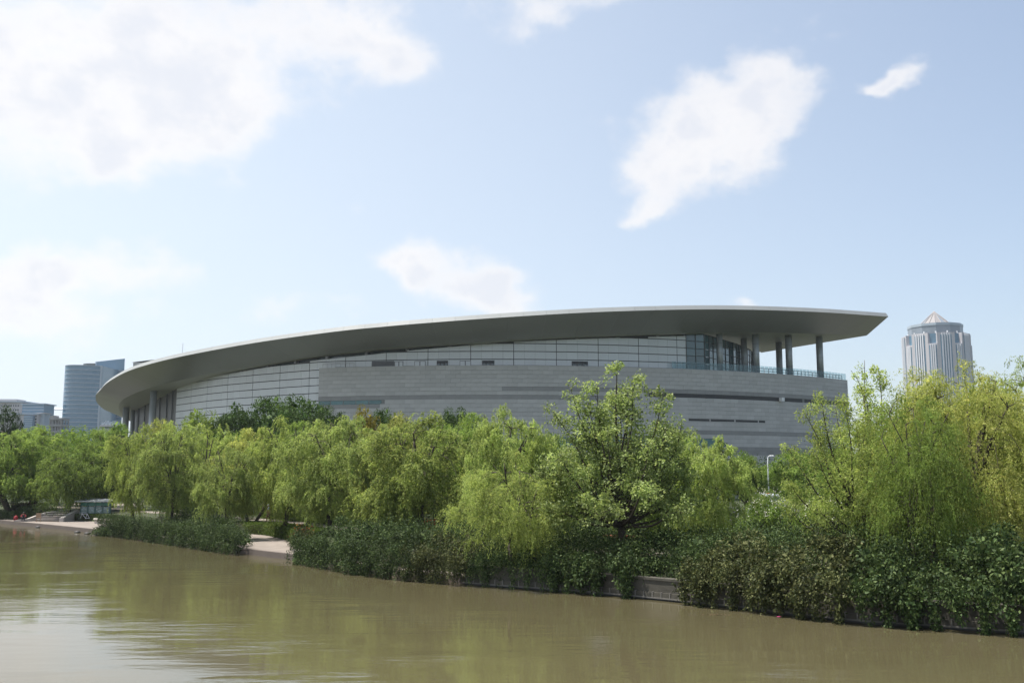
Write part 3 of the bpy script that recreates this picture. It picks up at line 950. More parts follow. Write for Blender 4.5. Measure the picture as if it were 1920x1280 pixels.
mb = MB(); mb.box((xl + 1.4, Y, zj - .4), (2.8, 1.6, 2.0)); P(mb, 'counterweight', M['bare_concrete'])

# stepped complex at the far left
Y = 620
h0 = at(40, 800, Y)
HX = thing('stepped_complex', 'stepped pale hotel-like complex with oversailing flat roofs at the far left edge', 'building', (h0.x, Y, LAND_Z))
P = local(HX)
def blk(px0, px1, ytop, y, dep, m, name='wall', z0=0.0):
    a, b = at(px0, 790, y).x, at(px1, 790, y).x; z1 = zat(ytop, y)
    return P(MB().box(((a + b) / 2, y + dep / 2, (z0 + z1) / 2), (b - a, dep, z1 - z0)), name, m), a, b, z1
_, a, b, z1 = blk(-30, 40, 754, Y + 12, 18, M['pale_wall'])
P(MB().box(((a + b) / 2 + .6, Y + 20, z1 + .35), (b - a + 3, 20, .7)), 'roof', M['spandrel'])
_, a2, b2, z2 = blk(-10, 29, 748, Y + 16, 12, M['pale_wall'], 'penthouse', z1)
for r in range(4):
    for k in range(12):
        px = -6 + k * 4.4
        if px > 37: continue
        xx = at(px, 770, Y + 12).x; zz_ = z1 - 2.2 - r * 2.7
        mb = MB(); mb.box((xx, Y + 11.95, zz_), (.85, .12, 1.25)); P(mb, 'window', M['dark_glass'])
_, a, b, z1 = blk(40, 81, 758, Y + 10, 14, M['blue_glass'])
P(MB().box(((a + b) / 2 + .5, Y + 16, z1 + .3), (b - a + 2, 16, .6)), 'roof', M['spandrel'])
for k in range(7):
    mb = MB(); mb.box(((a + b) / 2, Y + 9.93, z1 - 1.6 - 1.9 * k), (b - a - .3, .14, .35)); P(mb, 'spandrel_band', M['spandrel'])
_, a, b, z1 = blk(16, 71, 777, Y, 8, M['pale_wall'])
P(MB().box(((a + b) / 2, Y + 3.5, z1 + .3), (b - a + 1.5, 9, .55)), 'roof', M['spandrel'])
_, a, b, z1 = blk(44, 61, 778.5, Y - 3, 3, M['blue_glass'], 'bay')
for k in range(9):
    mb = MB(); mb.box(((a + b) / 2, Y - 3.07, z1 - 1.0 - 1.35 * k), (b - a, .14, .28)); P(mb, 'spandrel_band', M['spandrel'])
_, a, b, z1 = blk(70, 82.5, 775, Y + 3, 8, M['spandrel'])
P(MB().box(((a + b) / 2 + .3, Y + 7, z1 + .25), (b - a + 1.6, 9, .5)), 'roof', M['pale_wall'])
for k in range(6):
    mb = MB(); mb.box((at(66, 790, Y).x, Y - .06, z1 - 1.8 - 1.9 * k), (1.6, .12, .95)); P(mb, 'window', M['dark_glass'])

M['cone'] = mat('tan_cone_panel', (.215, .205, .21), .6)
M['cone_rib'] = mat('pale_cone_rib', (.33, .31, .31), .6)
# ribbed octagonal tower at the right
Y = 520
t0 = at(1758, 700, Y)
RT = thing('ribbed_tower', 'pale ribbed many-sided tower with a conical glass roof right of the museum', 'tower', (t0.x, Y, LAND_Z))
P = local(RT); RR = at(1818, 640, Y).x - t0.x - 1.0; zt = zat(622, Y - RR)
cx, cy = t0.x, Y
verts = []
for k in range(8):                                  # broad and narrow faces in turn
    a = math.pi / 4 * k - math.pi / 2 - R_(6)
    verts += [(a - R_(15), RR), (a + R_(15), RR)]
pl = [(cx + r * math.cos(a), cy + r * math.sin(a)) for a, r in verts]
P(MB().prism(pl, 0, zt - 5.6), 'shaft', M['rose_stone'])
rib = MB(); rib.box((0, -.2, 0), (.62, .5, 1.0)); rib_me = rib.mesh('rib', M['tower_rib'])
gl = MB(); gl.box((0, .0, 0), (.62, .12, 1.0)); gl_me = gl.mesh('glass_strip', M['blue_glass'])
for k in range(16):
    (xa, ya), (xb, yb) = pl[k], pl[(k + 1) % 16]
    L_ = math.hypot(xb - xa, yb - ya); ang = math.atan2(yb - ya, xb - xa); mx_, my_ = (xa + xb) / 2, (ya + yb) / 2
    if math.sin(ang - math.pi / 2) > .35: continue            # back faces
    broad = k % 2 == 0
    ztop = zt if broad else zt - 5.6
    nx, ny = math.sin(ang), -math.cos(ang)
    if broad:
        mb = MB(); mb.box((mx_ - nx * 1.2, my_ - ny * 1.2, zt - 2.8), (L_, 2.4, 5.62), ang); P(mb, 'pier_head', M['rose_stone'])
    else:
        mb = MB(); mb.box((mx_ - nx * 1.8, my_ - ny * 1.8, zt - 2.9), (L_ * .98, .6, 5.2), ang); P(mb, 'corner_glazing', M['blue_glass'])
    ns = 5 if broad else 4; ins = L_ * (.16 if broad else .06)
    for q in range(ns):
        u = -L_ / 2 + ins + (L_ - 2 * ins) * (q + .5) / ns
        if not (broad and k in ()):
            o = put('glass_strip', gl_me, RT, (mx_ + math.cos(ang) * u + nx * .02 - cx, my_ + math.sin(ang) * u + ny * .02 - Y, (ztop - (1.2 if broad else .6)) / 2 - LAND_Z), ang)
            o.scale = (1.25, 1, ztop - 1.2)
        if q < ns - 1:
            u2 = u + (L_ - 2 * ins) / ns / 2
            o = put('rib', rib_me, RT, (mx_ + math.cos(ang) * u2 - cx, my_ + math.sin(ang) * u2 - Y, (ztop - .4) / 2 - LAND_Z), ang); o.scale = (1, 1, ztop - .4)
r2 = RR * .80; zc = zat(605, Y - r2)
prof = [(r2 * math.cos(-math.pi / 2 - R_(6) + math.pi / 6 * (k + .5)), r2 * math.sin(-math.pi / 2 - R_(6) + math.pi / 6 * (k + .5))) for k in range(12)]
P(MB().prism([(cx + x, cy + y) for x, y in prof], zt - 5.5, zc - 1.0), 'drum', M['drum_glass'])
P(MB().prism([(cx + x * 1.015, cy + y * 1.015) for x, y in prof], zc - 1.0, zc + .35), 'parapet', M['spandrel'])
r3, zk = RR * .55, zat(586, Y); zb = zc - .6
for k in range(16):
    a, b = 2 * math.pi * k / 16, 2 * math.pi * (k + 1) / 16
    mb = MB(); mb.add([(cx + r3 * math.cos(a), cy + r3 * math.sin(a), zb), (cx + r3 * math.cos(b), cy + r3 * math.sin(b), zb), (cx + .5 * math.cos(b), cy + .5 * math.sin(b), zk), (cx + .5 * math.cos(a), cy + .5 * math.sin(a), zk)], [(0, 1, 2, 3)])
    P(mb, 'cone_panel', M['cone'] if k % 4 else M['drum_glass'])
    mb = MB(); mb.tube([(cx + (r3 + .1) * math.cos(a), cy + (r3 + .1) * math.sin(a), zb + .1), (cx + .5 * math.cos(a), cy + .5 * math.sin(a), zk + .15)], .2, 5); P(mb, 'cone_rib', M['cone_rib'])
mb = MB(); mb.lathe([(.7, 0), (.7, .5), (.1, 1.0)], (cx, cy, zk - .2), 10); P(mb, 'finial', M['cone_rib'])
for a in range(16):
    mb = MB(); t = 2 * math.pi * a / 16; mb.box((cx + (r2 + .9) * math.cos(t), cy + (r2 + .9) * math.sin(t), zt + .55), (.5, .5, 1.1)); P(mb, 'roof_light', M['white_paint'])

# ------------------------------------------------------------------ embankment wall at the right
i0_, i1_ = bank_i(865), min(len(BANK) - 4, bank_i(1920) + 14)
cpt = BANK[(i0_ + i1_) // 2]
EW = thing('embankment_wall', 'concrete river wall darkened for tree shade, with a course of outlined blocks along its foot', 'wall', (cpt[0], cpt[1], 0))
P = local(EW)
seg = list(range(i0_, i1_ + 1))
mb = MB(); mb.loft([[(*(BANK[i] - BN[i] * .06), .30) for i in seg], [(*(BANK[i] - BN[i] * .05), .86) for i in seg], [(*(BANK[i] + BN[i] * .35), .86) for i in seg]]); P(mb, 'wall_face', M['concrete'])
mb = MB(); mb.loft([[(*(BANK[i] - BN[i] * .02), -1.0) for i in seg], [(*(BANK[i] - BN[i] * .02), .31) for i in seg]]); P(mb, 'wall_footing', M['joint_dark'])
PB, _ = resample(BANK[seg], step=.46); NB, TB = normals2(PB)
if NB[5][1] < 0: NB = -NB
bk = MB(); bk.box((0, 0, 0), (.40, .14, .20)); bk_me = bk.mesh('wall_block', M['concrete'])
ln_ = MB(); ln_.box((0, 0, 0), (.05, .16, .26)); ln_me = ln_.mesh('block_rib', M['block_rib'])
for i in range(len(PB)):
    a = math.atan2(TB[i][1], TB[i][0]); p = PB[i] - NB[i] * .08
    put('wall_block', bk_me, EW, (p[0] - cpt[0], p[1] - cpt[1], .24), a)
    q = p + TB[i] * .23 - NB[i] * .012; put('block_rib', ln_me, EW, (q[0] - cpt[0], q[1] - cpt[1], .24), a)
mb = MB(); mb.loft([[(*(PB[i] - NB[i] * .19), .08) for i in range(len(PB))], [(*(PB[i] - NB[i] * .19), .135) for i in range(len(PB))], [(*(PB[i] - NB[i] * .02), .135) for i in range(len(PB))], [(*(PB[i] - NB[i] * .02), .08) for i in range(len(PB))]], False); P(mb, 'wall_ledge', M['block_rib'])
PC, _ = resample(BANK[seg], step=1.5); NC, TC_ = normals2(PC)
if NC[3][1] < 0: NC = -NC
for i in range(len(PC) - 1):
    m_ = (PC[i] + PC[i + 1]) / 2 + NC[i] * .16; a = math.atan2(PC[i + 1][1] - PC[i][1], PC[i + 1][0] - PC[i][0])
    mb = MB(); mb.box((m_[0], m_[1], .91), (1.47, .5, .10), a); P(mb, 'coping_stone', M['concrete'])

# ------------------------------------------------------------------ left terrace: steps, hedges, notice board, bicycles
p0 = gnd(90, 977, TERR_Z)
sa = bank_ang(90)
ux, uy = Vector((math.cos(R_(-8)), math.sin(R_(-8)), 0)), Vector((-math.sin(R_(-8)), math.cos(R_(-8)), 0))   # steps face the camera, a touch left
ST = thing('terrace_steps', 'granite steps between low side walls climbing from the quay to the park', 'steps', (p0.x, p0.y, TERR_Z), R_(-8))
rise, run, W_ = .182, .46, 3.25
for k in range(5):
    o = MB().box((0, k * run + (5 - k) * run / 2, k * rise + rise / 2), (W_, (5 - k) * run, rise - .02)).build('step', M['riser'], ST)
    o = MB().box((0, k * run + .19, k * rise + rise + .004), (W_ + .02, .44, .045)).build('tread', M['pale_stone'], ST)
mb = MB(); mb.add([(W_ / 2 + .02, -.5, 0), (W_ / 2 + .52, -.5, 0), (W_ / 2 + .52, 3.0, 0), (W_ / 2 + .02, 3.0, 0), (W_ / 2 + .02, -.5, .42), (W_ / 2 + .52, -.5, .42), (W_ / 2 + .52, 3.0, 1.5), (W_ / 2 + .02, 3.0, 1.3)], [(0, 1, 5, 4), (1, 2, 6, 5), (2, 3, 7, 6), (3, 0, 4, 7), (4, 5, 6, 7)]); mb.build('side_wall', M['pale_stone'], ST)
crv = catmull([(-W_ / 2 - 1.9, -.9), (-W_ / 2 - .9, -.1), (-W_ / 2 - .35, 1.6), (-W_ / 2 + .5, 4.2), (-W_ / 2 + 2.2, 7.0), (-W_ / 2 + 3.6, 8.2)], 6); cn, ct = normals2(crv)
if cn[3][0] < 0: cn = -cn
hz = np.interp(np.arange(len(crv)), [0, 6, 14, 22, 30], [.12, .3, .95, 1.25, 1.2])
mb = MB(); mb.loft([[(*p, 0) for p in crv], [(*p, h) for p, h in zip(crv, hz)], [(*(p + n * .34), h) for p, n, h in zip(crv, cn, hz)], [(*(p + n * .34), 0) for p, n in zip(crv, cn)]]); mb.build('curved_side_wall', M['pale_stone'], ST)
mb = MB(); mb.box((.2, 5 * run + 3.2, 5 * rise - .03), (W_ + 1.4, 6.4, .06)); mb.build('landing', M['paving'], ST)
mb = MB(); a_, b_ = gnd(104, 955, LAND_Z), gnd(150, 946, LAND_Z); mb.quad((a_.x, a_.y, LAND_Z + .02), (a_.x + 9.5, a_.y - 1, LAND_Z + .02), (b_.x + 7, b_.y + 6, LAND_Z + .02), (b_.x - 5, b_.y + 6, LAND_Z + .02))
struct(mb.build('park_path', M['paving']))

# notice board
q0 = at(179, 960, 113.5); Yk = 113.5
NBD = thing('notice_board', 'teal four-panel notice board under a shiny grey roof beside the small willow', 'notice board', (q0.x, 113.5, 1.08), R_(-10)); NBD.scale = (1, 1, .76)
M['teal_frame'] = mat('teal_frame', (.045, .105, .10), .5)
M['teal_header'] = mat('teal_header', (.02, .14, .10), .4)
M['zinc'] = mat('zinc_roof', (.42, .44, .45), .35, metal=.7)


def poster_mat(seed, base):
    m, nt, b = nmat('poster_print')
    N, L = nt.nodes, nt.links
    tc = N.new('ShaderNodeTexCoord'); mp = N.new('ShaderNodeMapping'); mp.inputs['Location'].default_value = (seed * 3.1, seed, seed * 2)
    mp.inputs['Scale'].default_value = (2.2, 1, 3.0)
    L.new(tc.outputs['Object'], mp.inputs[0])
    n = N.new('ShaderNodeTexVoronoi'); n.inputs['Scale'].default_value = 1.3; L.new(mp.outputs[0], n.inputs[0])
    r = N.new('ShaderNodeValToRGB'); r.color_ramp.interpolation = 'CONSTANT'
    e = r.color_ramp.elements; e[0].color = (.08, .09, .10, 1); e[1].position = .42; e[1].color = (*base, 1)
    x = e.new(.2); x.color = (.25, .33, .34, 1)
    L.new(n.outputs[0], r.inputs[0]); L.new(r.outputs[0], b.inputs['Base Color']); b.inputs['Roughness'].default_value = .25
    return m


Wk = 3.7
for k in range(5):
    MB().box((-Wk / 2 + Wk * k / 4, 0, .95), (.10, .14, 1.9)).build('post', M['teal_frame'], NBD)
for k in range(4):
    xk = -Wk / 2 + Wk * (k + .5) / 4
    pn = MB().box((xk, -.02, .62), (Wk / 4 - .12, .10, 1.12)).build('display_case', M['teal_frame'], NBD)
    MB().box((xk, -.082, .66), (Wk / 4 - .24, .02, .92)).build('poster', poster_mat(k + 1, (.13, .18, .175) if k != 1 else (.16, .22, .215)), pn)
    MB().box((xk, -.03, 1.50), (Wk / 4 - .13, .10, .46)).build('header_panel', M['teal_header'], NBD)
mb = MB(); mb.add([(-Wk / 2 - .35, -.75, 1.86), (Wk / 2 + .35, -.75, 1.86), (Wk / 2 + .35, .7, 2.2), (-Wk / 2 - .35, .7, 2.2), (-Wk / 2 - .35, -.75, 1.95), (Wk / 2 + .35, -.75, 1.95), (Wk / 2 + .35, .7, 2.29), (-Wk / 2 - .35, .7, 2.29)],
              [(3, 2, 1, 0), (4, 5, 6, 7), (0, 1, 5, 4), (1, 2, 6, 5), (2, 3, 7, 6), (3, 0, 4, 7)]); mb.build('roof', M['zinc'], NBD)
for k in range(7):
    x = -Wk / 2 - .2 + k * (Wk + .4) / 6; MB().tube([(x, -.74, 1.965), (x, .69, 2.305)], .025, 4).build('roof_seam', M['zinc'], NBD)

M['bike_white'] = mat('white_bicycle_paint', (.66, .66, .68), .3)
M['rubber'] = mat('black_rubber', (.02, .02, .02), .7)
M['bike_dark'] = mat('dark_bicycle_paint', (.06, .05, .06), .3)


def bicycle(loc, rz, m, label):
    b = thing('bicycle', label, 'bicycle', loc, rz, 'bicycles parked by the hedge')
    for x in (-.52, .52):
        w = MB(); w.tube([(x + .33 * math.cos(t), 0, .34 + .33 * math.sin(t)) for t in np.linspace(0, 2 * math.pi, 25)], .022, 5, False); wo = w.build('wheel', M['rubber'], b)
        s = MB()
        for k in range(10):
            t = k * math.pi / 5; s.tube([(x, 0, .34), (x + .31 * math.cos(t), 0, .34 + .31 * math.sin(t))], .004, 3)
        s.build('spokes', M['steel'], wo)
    f = MB(); bb, st, hd = (-.08, 0, .32), (-.22, 0, .82), (.36, 0, .80)
    for a, c in ((bb, st), (bb, hd), (st, hd), (bb, (-.52, 0, .34)), (st, (-.52, 0, .34)), ((.36, 0, .92), (.52, 0, .34))): f.tube([a, c], .028, 6)
    f.build('frame', m, b)
    MB().tube([(.30, -.26, 1.0), (.36, -.1, .96), (.36, .1, .96), (.30, .26, 1.0)], .016, 5).build('handlebar', M['steel'], b)
    MB().box((-.24, 0, .90), (.25, .14, .06), 0, .7).build('saddle', M['rubber'], b)
    c = MB(); c.lathe([(.09, -.01), (.09, .01)], (0, 0, 0), 12); c.v = [(v[0] - .08, v[2] - .05, v[1] + .32) for v in c.v]; co = c.build('crank', M['steel'], b)
    MB().box((-.08, -.1, .2), (.09, .08, .02)).build('pedal', M['rubber'], co)
    bk_ = MB()
    for dz in (0, .08, .16, .22): bk_.tube([(.42, -.13, .74 + dz), (.64, -.13, .74 + dz), (.64, .13, .74 + dz), (.42, .13, .74 + dz), (.42, -.13, .74 + dz)], .008, 3, False)
    bk_.build('basket', M['steel'], b)
    return b


g = gnd(159, 976.5, TERR_Z); bicycle((g.x, g.y, TERR_Z), R_(176), M['bike_white'], 'white-framed bicycle parked before the dark clipped hedge, nearer the water')
g = gnd(166, 975.5, TERR_Z); bicycle((g.x, g.y + .35, TERR_Z), R_(8), M['bike_dark'], 'dark-framed bicycle leaning close to the hedge behind the white one')

# planter ring, bench, mooring blocks
p = gnd(205, 980, TERR_Z)
PL = thing('planter', 'round low pale stone planter at the end of the left terrace', 'planter', (p.x, p.y, TERR_Z))
mb = MB(); mb.lathe([(1.5, 0), (1.5, .38), (1.62, .38), (1.62, .52), (1.25, .52), (1.25, .3)], (0, 0, 0), 36, cap=False); mb.build('rim', M['pale_stone'], PL, True)
M['soil'] = mat('soil', (.05, .04, .028), .95)
MB().lathe([(1.26, .28), (1.26, .34)], (0, 0, 0), 24).build('soil_bed', M['soil'], PL)
p = gnd(563, 1044, TERR_Z); ang = bank_ang(560)
BE = thing('bench', 'low pale stone slab bench at the water end of the middle terrace', 'bench', (p.x, p.y, TERR_Z), ang)
MB().box((0, 0, .38), (1.5, .42, .09)).build('seat', M['pale_stone'], BE)
for x in (-.55, .55): MB().box((x, 0, .165), (.18, .34, .33)).build('leg', M['pale_stone'], BE)
M['wet_stone'] = mat('dark_wet_stone', (.035, .033, .03), .6, var=.2, nscale=3)
for px, py, wd in ((72, 987.5, 'first'), (145, 997, 'second'), (164, 999.5, 'third'), (184, 1002, 'fourth')):
    g = gnd(px, py, 0.05)
    mb = MB(); mb.lathe([(.30, -.3), (.30, .02), (.26, .11), (.12, .15)], (0, 0, 0), 12); o = mb.build('mooring_block', M['wet_stone'], None, True, (g.x, g.y, 0.02))
    tag(o, wd + ' dark stone mooring block from the left, low in the water off the left terrace', 'mooring block', 'mooring blocks off the quay')

# low railing, gate posts and red edging behind the big broadleaf tree
M['fence'] = mat('black_fence', (.03, .032, .034), .5)
def railing(px0, px1, py0, py1, Yd, label, bars=True, m='fence', h=1.25, zb=1.75):
    a, b = at(px0, py0, Yd), at(px1, py1, Yd + (4 if px1 > px0 else 0)); d = Vector((b.x - a.x, b.y - a.y, 0)); L_ = d.length; ang = math.atan2(d.y, d.x)
    f = thing('railing', label, 'fence', (a.x, a.y, LAND_Z), ang, 'railings along the park road')
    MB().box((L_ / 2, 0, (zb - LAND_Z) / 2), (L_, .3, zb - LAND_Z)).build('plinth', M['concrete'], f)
    z0 = zb - LAND_Z
    rails = (z0 + .12, z0 + h - .25, z0 + h) if bars else [z0 + .15 + q * h / 6 for q in range(6)]
    for z in rails: MB().box((L_ / 2, 0, z), (L_, .05, .06)).build('rail', M[m], f)
    if bars:
        bm_ = MB().box((0, 0, z0 + h / 2 + .05), (.03, .03, h)).mesh('bar', M[m])
        for k in range(int(L_ / .16)): put('bar', bm_, f, (k * .16, 0, 0))
    for k in range(int(L_ / 2.6) + 1): MB().box((min(k * 2.6, L_), 0, z0 + h / 2), (.09, .09, h + .15)).build('post', M['steel'], f)
    return f


railing(1090, 1300, 950, 950, 76, 'black upright-bar railing seen between the trunks of the big broadleaf tree')
railing(1335, 1405, 950, 950, 74, 'grey horizontal-rail fence beside the stone post right of centre', False, 'louver')
for px, Yd, lab in ((1117, 72, 'grey stone gate post with a lamp cap left of the big tree trunk'), (1375, 71, 'grey stone gate post between the horizontal fence and the white-flowered shrub')):
    c = at(px, 960, Yd); g = thing('gate_post', lab, 'post', (c.x, Yd, LAND_Z), 0, 'stone gate posts')
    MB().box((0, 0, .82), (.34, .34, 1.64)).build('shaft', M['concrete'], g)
    MB().box((0, 0, 1.68), (.46, .46, .12)).build('capital', M['pale_stone'], g)
    MB().lathe([(.12, 0), (.17, .12), (.12, .26), (.02, .3)], (0, 0, 1.735), 12).build('lamp_cap', M['dark_metal'], g)
M['red_edge'] = mat('red_brick_edging', (.33, .10, .045), .7, var=.15, nscale=3)
a = at(1112, 995, 62.5); b = at(1268, 996, 61)
ED = thing('brick_edging', 'low orange-red brick edging line behind the big broadleaf trunk', 'edging', ((a.x + b.x) / 2, 61.7, LAND_Z), math.atan2(b.y - a.y, b.x - a.x))
Le = (Vector(b.xy) - Vector(a.xy)).length
MB().box((0, .1, .25), (Le, .2, .5)).build('wall_body', M['soil'], ED)
eb = MB().box((0, .08, .55), (.27, .3, .12)).mesh('brick', M['red_edge'])
for k in range(int(Le / .285)): put('brick', eb, ED, (-Le / 2 + .14 + k * .285, 0, 0))

# street lamp and van on the road behind
c = at(1440, 880, 118); LA = thing('street_lamp', 'white curved-arm street lamp standing before the museum wall', 'street lamp', (c.x, 118, LAND_Z))
zt = zat(853.5, 118) - LAND_Z
MB().tube([(0, 0, 0), (0, 0, zt * .85), (.02, 0, zt - .35), (.12, 0, zt - .08), (.34, 0, zt)], [.09, .075, .06, .05, .045], 8).build('pole', M['white_paint'], LA, True)
MB().box((.5, 0, zt - .01), (.5, .24, .13), 0, .7).build('lamp_head', M['white_paint'], LA)
MB().box((0, 0, .2), (.3, .3, .4)).build('base', M['steel'], LA)
M['van_paint'] = mat('pale_blue_van_paint', (.55, .60, .68), .3)
M['red_paint'] = mat('red_paint', (.45, .03, .03), .4)
c = at(1440, 925, 113); VA = thing('parked_van', 'pale van glimpsed over the shrubs under the street lamp', 'van', (c.x, 113, LAND_Z), R_(20))
vb = MB(); vb.loft([[(x * s, -2.3 + .3 * (z > 1.1) * (z - 1.1), z) if False else (x * s, y0, z) for x in (-.92, .92)] for (y0, z, s) in ((-2.2, .35, 1), (-2.3, .8, 1), (-2.2, 1.15, 1), (-1.55, 2.05, .88), (-1.2, 2.2, .84), (2.1, 2.2, .84), (2.3, 2.0, .88), (2.35, 1.1, 1), (2.35, .35, 1))])
for sx in (-1, 1): vb.add([(sx * .92 * s, y0, z) for (y0, z, s) in ((-2.2, .35, 1), (-2.3, .8, 1), (-2.2, 1.15, 1), (-1.55, 2.05, .88), (-1.2, 2.2, .84), (2.1, 2.2, .84), (2.3, 2.0, .88), (2.35, 1.1, 1), (2.35, .35, 1))], [tuple(range(9))])
vb.build('body', M['van_paint'], VA)
mb = MB(); mb.quad((-.80, -2.17, 1.22), (.80, -2.17, 1.22), (.70, -1.63, 2.0), (-.70, -1.63, 2.0)); mb.build('windscreen', M['dark_glass'], VA)
for sx in (-1, 1):
    mb = MB(); mb.quad((sx * .915, -1.6, 1.3), (sx * .915, 2.0, 1.3), (sx * .845, 1.9, 1.95), (sx * .845, -1.2, 1.95)); mb.build('side_window', M['dark_glass'], VA)
    MB().box((sx * .68, -2.31, .80), (.3, .06, .18)).build('headlight', M['white_paint'], VA)
    for y in (-1.4, 1.5):
        w = MB(); w.lathe([(.33, -.1), (.33, .1)], (0, 0, 0), 16); w.v = [(sx * .85 + v[2], y + v[0], .335 + v[1]) for v in w.v]; w.build('wheel', M['rubber'], VA)
MB().box((-.5, -1.0, 2.26), (.4, .5, .12)).build('roof_sign', M['red_paint'], VA)


M['pink_scrap'] = mat('pink_scrap', (.55, .08, .22), .5); M['drift'] = mat('brown_drift', (.10, .06, .03), .8)
g = gnd(1462, 1155, .02); mb = MB(); mb.add([(-.10, -.05, 0), (.09, -.07, .01), (.12, .05, 0), (0, .09, .03), (-.11, .04, .01)], [(0, 1, 2, 3, 4)]); tag(mb.build('floating_scrap', M['pink_scrap'], None, False, (g.x, g.y, .012)), 'small pink scrap floating off the wall blocks', 'litter')
g = gnd(1343, 1151, .02); mb = MB()
_r = random.Random(4)
for k in range(24):
    x, y, a = _r.gauss(0, .28), _r.gauss(0, .10), _r.uniform(0, 6.28); mb.add([(x, y, .004), (x + .12 * math.cos(a), y + .12 * math.sin(a), .01), (x + .05 * math.cos(a + 1), y + .05 * math.sin(a + 1), .014)], [(0, 1, 2)])
tag(stuff(mb.build('drifting_leaves', M['drift'], None, False, (g.x, g.y, .006))), 'brown raft of drifting leaves off the bare stretch of wall', 'debris')

# ------------------------------------------------------------------ people
M['skin'] = mat('skin', (.42, .25, .17), .6); M['hair'] = mat('black_hair', (.02, .018, .016), .6)
M['red_cloth'] = mat('red_cloth', (.21, .012, .018), .8); M['dark_cloth'] = mat('dark_cloth', (.035, .035, .05), .85)  # red dulled to paint in the willow's shade on the sitter
M['grey_cloth'] = mat('pale_blue_cloth', (.36, .40, .47), .85); M['maroon'] = mat('maroon_cloth', (.14, .035, .045), .85)
M['white_cloth'] = mat('white_cloth', (.75, .74, .72), .85)


def person(label, loc, rz, J, mats_by_bone, hat=None, extra=None):
    E = [('pelvis', 'chest'), ('chest', 'neck'), ('neck', 'head'), ('head', 'crown')]
    for s in 'lr': E += [('pelvis', 'hip' + s), ('hip' + s, 'knee' + s), ('knee' + s, 'ankle' + s), ('ankle' + s, 'toe' + s), ('chest', 'sh' + s), ('sh' + s, 'elb' + s), ('elb' + s, 'wr' + s), ('wr' + s, 'hand' + s)]
    rad = dict(pelvis=.15, chest=.16, neck=.055, head=.095, crown=.075)
    for s in 'lr': rad.update({'hip' + s: .10, 'knee' + s: .06, 'ankle' + s: .045, 'toe' + s: .035, 'sh' + s: .06, 'elb' + s: .042, 'wr' + s: .032, 'hand' + s: .036})
    names = list(rad); idx = {n: i for i, n in enumerate(names)}
    me = bpy.data.meshes.new('body'); me.from_pydata([J[n] for n in names], [(idx[a], idx[b]) for a, b in E], [])
    tmp = bpy.data.objects.new('tmp_body', me); COL.objects.link(tmp)
    md = tmp.modifiers.new('skin', 'SKIN'); md.use_smooth_shade = True
    for n in names:
        v = me.skin_vertices[0].data[idx[n]]; v.radius = (rad[n] * (1.15 if n in ('chest', 'pelvis') else 1), rad[n]); v.use_root = n == 'pelvis'
    ss_ = tmp.modifiers.new('sub', 'SUBSURF'); ss_.levels = 1; ss_.render_levels = 1
    bm_ = bpy.data.meshes.new_from_object(tmp.evaluated_get(bpy.context.evaluated_depsgraph_get()))
    bpy.data.objects.remove(tmp)
    root = thing('person', label, 'person', loc, rz)
    ml = list(dict.fromkeys(mats_by_bone.values()))
    bm_.materials.clear()
    for m in ml: bm_.materials.append(M[m])
    for p in bm_.polygons:
        best, bd = None, 9
        for a, b in E:
            A, B = Vector(J[a]), Vector(J[b]); d = B - A; t = max(0, min(1, (p.center - A).dot(d) / max(d.length_squared, 1e-6)))
            q = (p.center - (A + d * t)).length - (.06 if (a, b) == ('pelvis', 'chest') else 0)
            if q < bd: bd, best = q, (a.rstrip('lr') if a[-1] in 'lr' and a not in ('chest',) else a, b)
        key = best[0] if best[0] in mats_by_bone else 'pelvis'
        p.material_index = ml.index(mats_by_bone[key]); p.use_smooth = True
    put('body', bm_, root)
    h = Vector(J['head'])
    mb = MB(); mb.lathe([(.098, 0), (.108, .05), (.095, .11), (.05, .15), (.005, .16)], (h.x, h.y, h.z + .0), 14); mb.build('cap' if hat else 'hair', M[hat or 'hair'], root, True)
    if hat: MB().box((h.x, h.y - .13, h.z + .02), (.16, .14, .015)).build('cap_brim', M[hat], root)
    fy = -1
    MB().box((h.x, h.y - .10, h.z - .03), (.025, .035, .045)).build('nose', M['skin'], root)
    for sx in (-.035, .035): MB().box((h.x + sx, h.y - .093, h.z), (.022, .012, .012)).build('eye', M['hair'], root)
    MB().box((h.x, h.y - .092, h.z - .075), (.05, .014, .012)).build('mouth', M['red_cloth'], root)
    for s in 'lr':
        w, q = Vector(J['wr' + s]), Vector(J['hand' + s]); d = (q - w).normalized()
        side = d.cross(Vector((0, 1, 0))); side = side.normalized() if side.length > .1 else Vector((1, 0, 0))
        for k in range(4):
            b0_ = q + side * (k - 1.5) * .018; MB().tube([b0_, b0_ + d * .045, b0_ + d * (.075 + .01 * (k in (1, 2))) + Vector((0, -.015, 0))], [.009, .0085, .006], 5).build('finger', M['skin'], root)
        MB().tube([w + d * .03, w + d * .05 - side * .045, w + d * .085 - side * .05], [.011, .010, .007], 5).build('thumb', M['skin'], root)
    if extra: extra(root)
    return root


